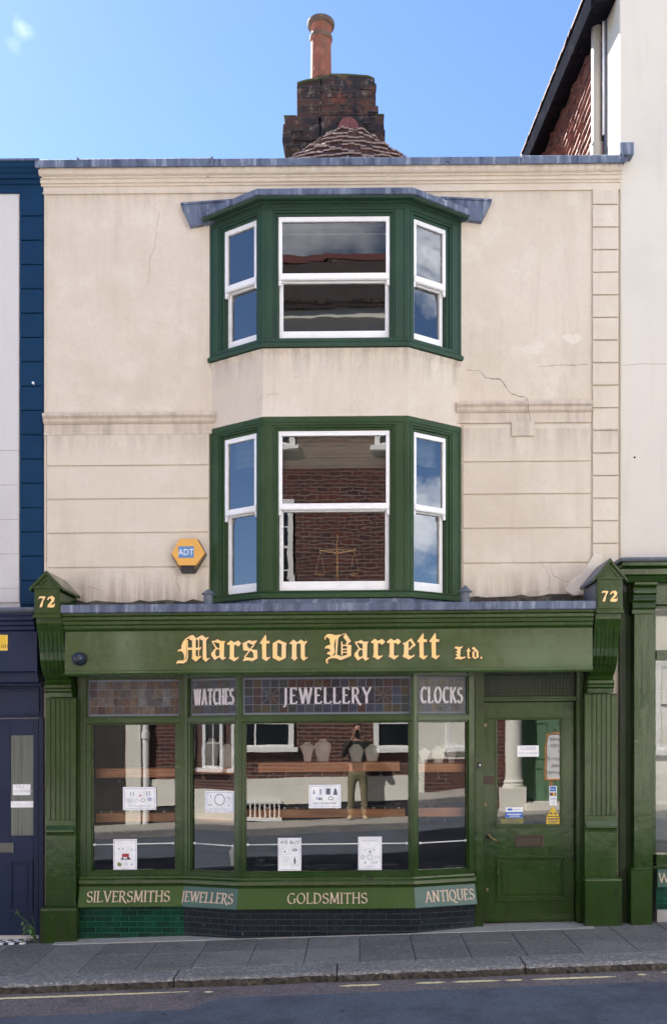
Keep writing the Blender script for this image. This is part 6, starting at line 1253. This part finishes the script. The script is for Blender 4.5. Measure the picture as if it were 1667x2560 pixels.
# ------------------------------------------------------------------ the photographer, standing across the street (seen mirrored in the shop window)
GZ = orz(0)
def skin(name, mt, verts, edges, parent, root=0, sub=2):
    off = Vector(parent['_o']); me = bpy.data.meshes.new(name); me.from_pydata([Vector(v[:3]) - off for v in verts], edges, []); me.materials.append(mt)
    o = bpy.data.objects.new(name, me); COL.objects.link(o); o.parent = parent
    sk = o.modifiers.new('skin', 'SKIN'); me.skin_vertices[0].data[root].use_root = True
    for i, v in enumerate(verts):
        r = v[3] if isinstance(v[3], tuple) else (v[3], v[3]); me.skin_vertices[0].data[i].radius = r
    sk.use_smooth_shade = True; s2 = o.modifiers.new('sub', 'SUBSURF'); s2.levels = sub; s2.render_levels = sub
    dg = bpy.context.evaluated_depsgraph_get(); nm = bpy.data.meshes.new_from_object(o.evaluated_get(dg)); bpy.data.objects.remove(o)
    o = bpy.data.objects.new(name, nm); COL.objects.link(o); o.parent = parent; o['_o'] = parent['_o']; return o
ps = thing('person', (0.0, -9.32, GZ), 'person in dark jacket, khaki trousers and pale shoes photographing the shop from across the street', 'person')
Y0 = -9.34; h = lambda z: GZ + z
skin_m = mat('skin', (.42, .24, .17), .5); jk = mat('dark_jacket', (.022, .024, .022), .8); tr = mat('khaki_trousers', (.20, .18, .11), .85); sh = mat('pale_shoes', (.60, .52, .36), .6); hr = mat('dark_hair', (.025, .018, .014), .6)
# body: one continuous skin surface with head, neck, arms and legs
V = [(0, Y0, h(.95), (.13, .10)), (0, Y0, h(1.15), (.125, .095)), (0, Y0, h(1.36), (.15, .10)), (0, Y0, h(1.47), (.07, .065)), (0, Y0 + .01, h(1.53), (.052, .055)), (0, Y0 + .02, h(1.60), (.070, .085)), (0, Y0 + .02, h(1.68), (.075, .092)), (0, Y0 + .01, h(1.74), (.055, .07))]
E = [(i, i + 1) for i in range(7)]
def limb(pts, start): 
    k = start
    for p in pts: V.append(p); E.append((k, len(V) - 1)); k = len(V) - 1
    return k
for s_ in (-1, 1):
    limb([(s_ * .17, Y0, h(1.40), .060), (s_ * .25, Y0 + .05, h(1.18), .045), (s_ * .17, Y0 + .20, h(1.36), .034), (s_ * .075, Y0 + .27, h(1.53), .024), (s_ * .062, Y0 + .285, h(1.57), (.030, .018))], 2)
    limb([(s_ * .10, Y0, h(.86), .085), (s_ * .115, Y0 + .01, h(.50), .056), (s_ * .12, Y0 - .01, h(.30), .050), (s_ * .125, Y0 - .01, h(.09), .036), (s_ * .14, Y0 + .10, h(.04), (.038, .025))], 0)
body = skin('body', skin_m, V, E, ps)
# face
m = MB(); m.xf = lambda a, o, z: (a, Y0 + o, z)
m.prism([(-.012, h(1.595)), (.012, h(1.595)), (.005, h(1.645)), (-.005, h(1.645))], .10, .125); m.build('nose', skin_m, ps, shear=0, bevel=.004)
m = MB(); m.xf = lambda a, o, z: (a, Y0 + o, z); m.box(-.022, .022, .098, .108, h(1.567), h(1.577)); m.build('mouth', M['red'], ps, shear=0, bevel=.003)
for s_ in (-1, 1):
    m = MB(); m.xf = lambda a, o, z: (a, Y0 + o, z); m.lathe(s_ * .03, .098, [(0, h(1.636)), (.011, h(1.64)), (.013, h(1.646)), (.011, h(1.652)), (0, h(1.656))], 10); m.build('eye', M['black'], ps, shear=0, smooth=True)
    m = MB(); m.xf = lambda a, o, z: (a, Y0 + o, z); m.lathe(s_ * .078, .02, [(.004, h(1.61)), (.014, h(1.625)), (.016, h(1.65)), (.006, h(1.665))], 10, .5, 1); m.build('ear', skin_m, ps, shear=0, smooth=True)
skin('hair', hr, [(0, Y0 - .03, h(1.60), (.065, .05)), (0, Y0 - .035, h(1.68), (.083, .07)), (0, Y0 - .005, h(1.755), (.078, .085)), (0, Y0 + .06, h(1.755), (.06, .03))], [(0, 1), (1, 2), (2, 3)], ps)
V = [(0, Y0, h(.84), (.165, .125)), (0, Y0, h(1.10), (.155, .12)), (0, Y0, h(1.34), (.185, .125)), (0, Y0, h(1.44), (.10, .08)), (0, Y0, h(1.48), (.066, .064))]; E = [(0, 1), (1, 2), (2, 3), (3, 4)]
for s_ in (-1, 1): limb([(s_ * .185, Y0, h(1.40), .078), (s_ * .262, Y0 + .05, h(1.17), .060), (s_ * .18, Y0 + .19, h(1.35), .048), (s_ * .10, Y0 + .25, h(1.48), .040)], 2)
skin('jacket', jk, V, E, ps, 1)
V = [(0, Y0, h(.93), (.150, .115)), (0, Y0, h(.87), (.15, .12))]; E = [(0, 1)]
for s_ in (-1, 1): limb([(s_ * .105, Y0, h(.78), .098), (s_ * .118, Y0 + .015, h(.48), .072), (s_ * .122, Y0, h(.26), .066), (s_ * .125, Y0, h(.08), .062)], 1)
skin('trousers', tr, V, E, ps)
for s_ in (-1, 1):
    skin('shoe', sh, [(s_ * .125, Y0 - .05, h(.045), (.046, .046)), (s_ * .135, Y0 + .06, h(.042), (.052, .042)), (s_ * .16, Y0 + .17, h(.030), (.045, .030))], [(0, 1), (1, 2)], ps)
    # hand: palm with four fingers round the phone edge and a thumb across its back
    px = s_ * .050
    V = [(s_ * .070, Y0 + .275, h(1.545), .022), (s_ * .058, Y0 + .295, h(1.585), (.026, .014)), (s_ * .056, Y0 + .302, h(1.615), (.024, .012))]; E = [(0, 1), (1, 2)]
    hand = skin('hand', skin_m, V, E, ps)
    for i, (dz, L) in enumerate(((.045, .062), (.025, .068), (.004, .066), (-.017, .052))):
        z = h(1.600 + dz * .8); skin('finger', skin_m, [(s_ * .060, Y0 + .300, z, .009), (s_ * .056, Y0 + .325, z + .006, .0085), (s_ * .044, Y0 + .337 - .004, z + .010, .0075), (s_ * (.056 - L * .45), Y0 + .327, z + .012, .006)], [(0, 1), (1, 2), (2, 3)], ps, sub=1)
    skin('thumb', skin_m, [(s_ * .060, Y0 + .292, h(1.575), .011), (s_ * .045, Y0 + .286, h(1.60), .010), (s_ * .026, Y0 + .292, h(1.615), .008)], [(0, 1), (1, 2)], ps, sub=1)
ph = thing('phone', (0, -9.03, CZ - .03), 'black smartphone held up in both hands by the photographer', 'phone')
m = MB(); m.xf = lambda a, o, z: (a, o, z); m.box(-.038, .038, -9.034, -9.024, CZ - .12, CZ + .03); m.build('case', M['black'], ph, shear=0, bevel=.003)
m = MB(); m.xf = lambda a, o, z: (a, o, z); m.box(-.014, .014, -9.024, -9.021, CZ - .014, CZ + .014); m.build('camera_bump', M['black'], ph, shear=0, bevel=.001)
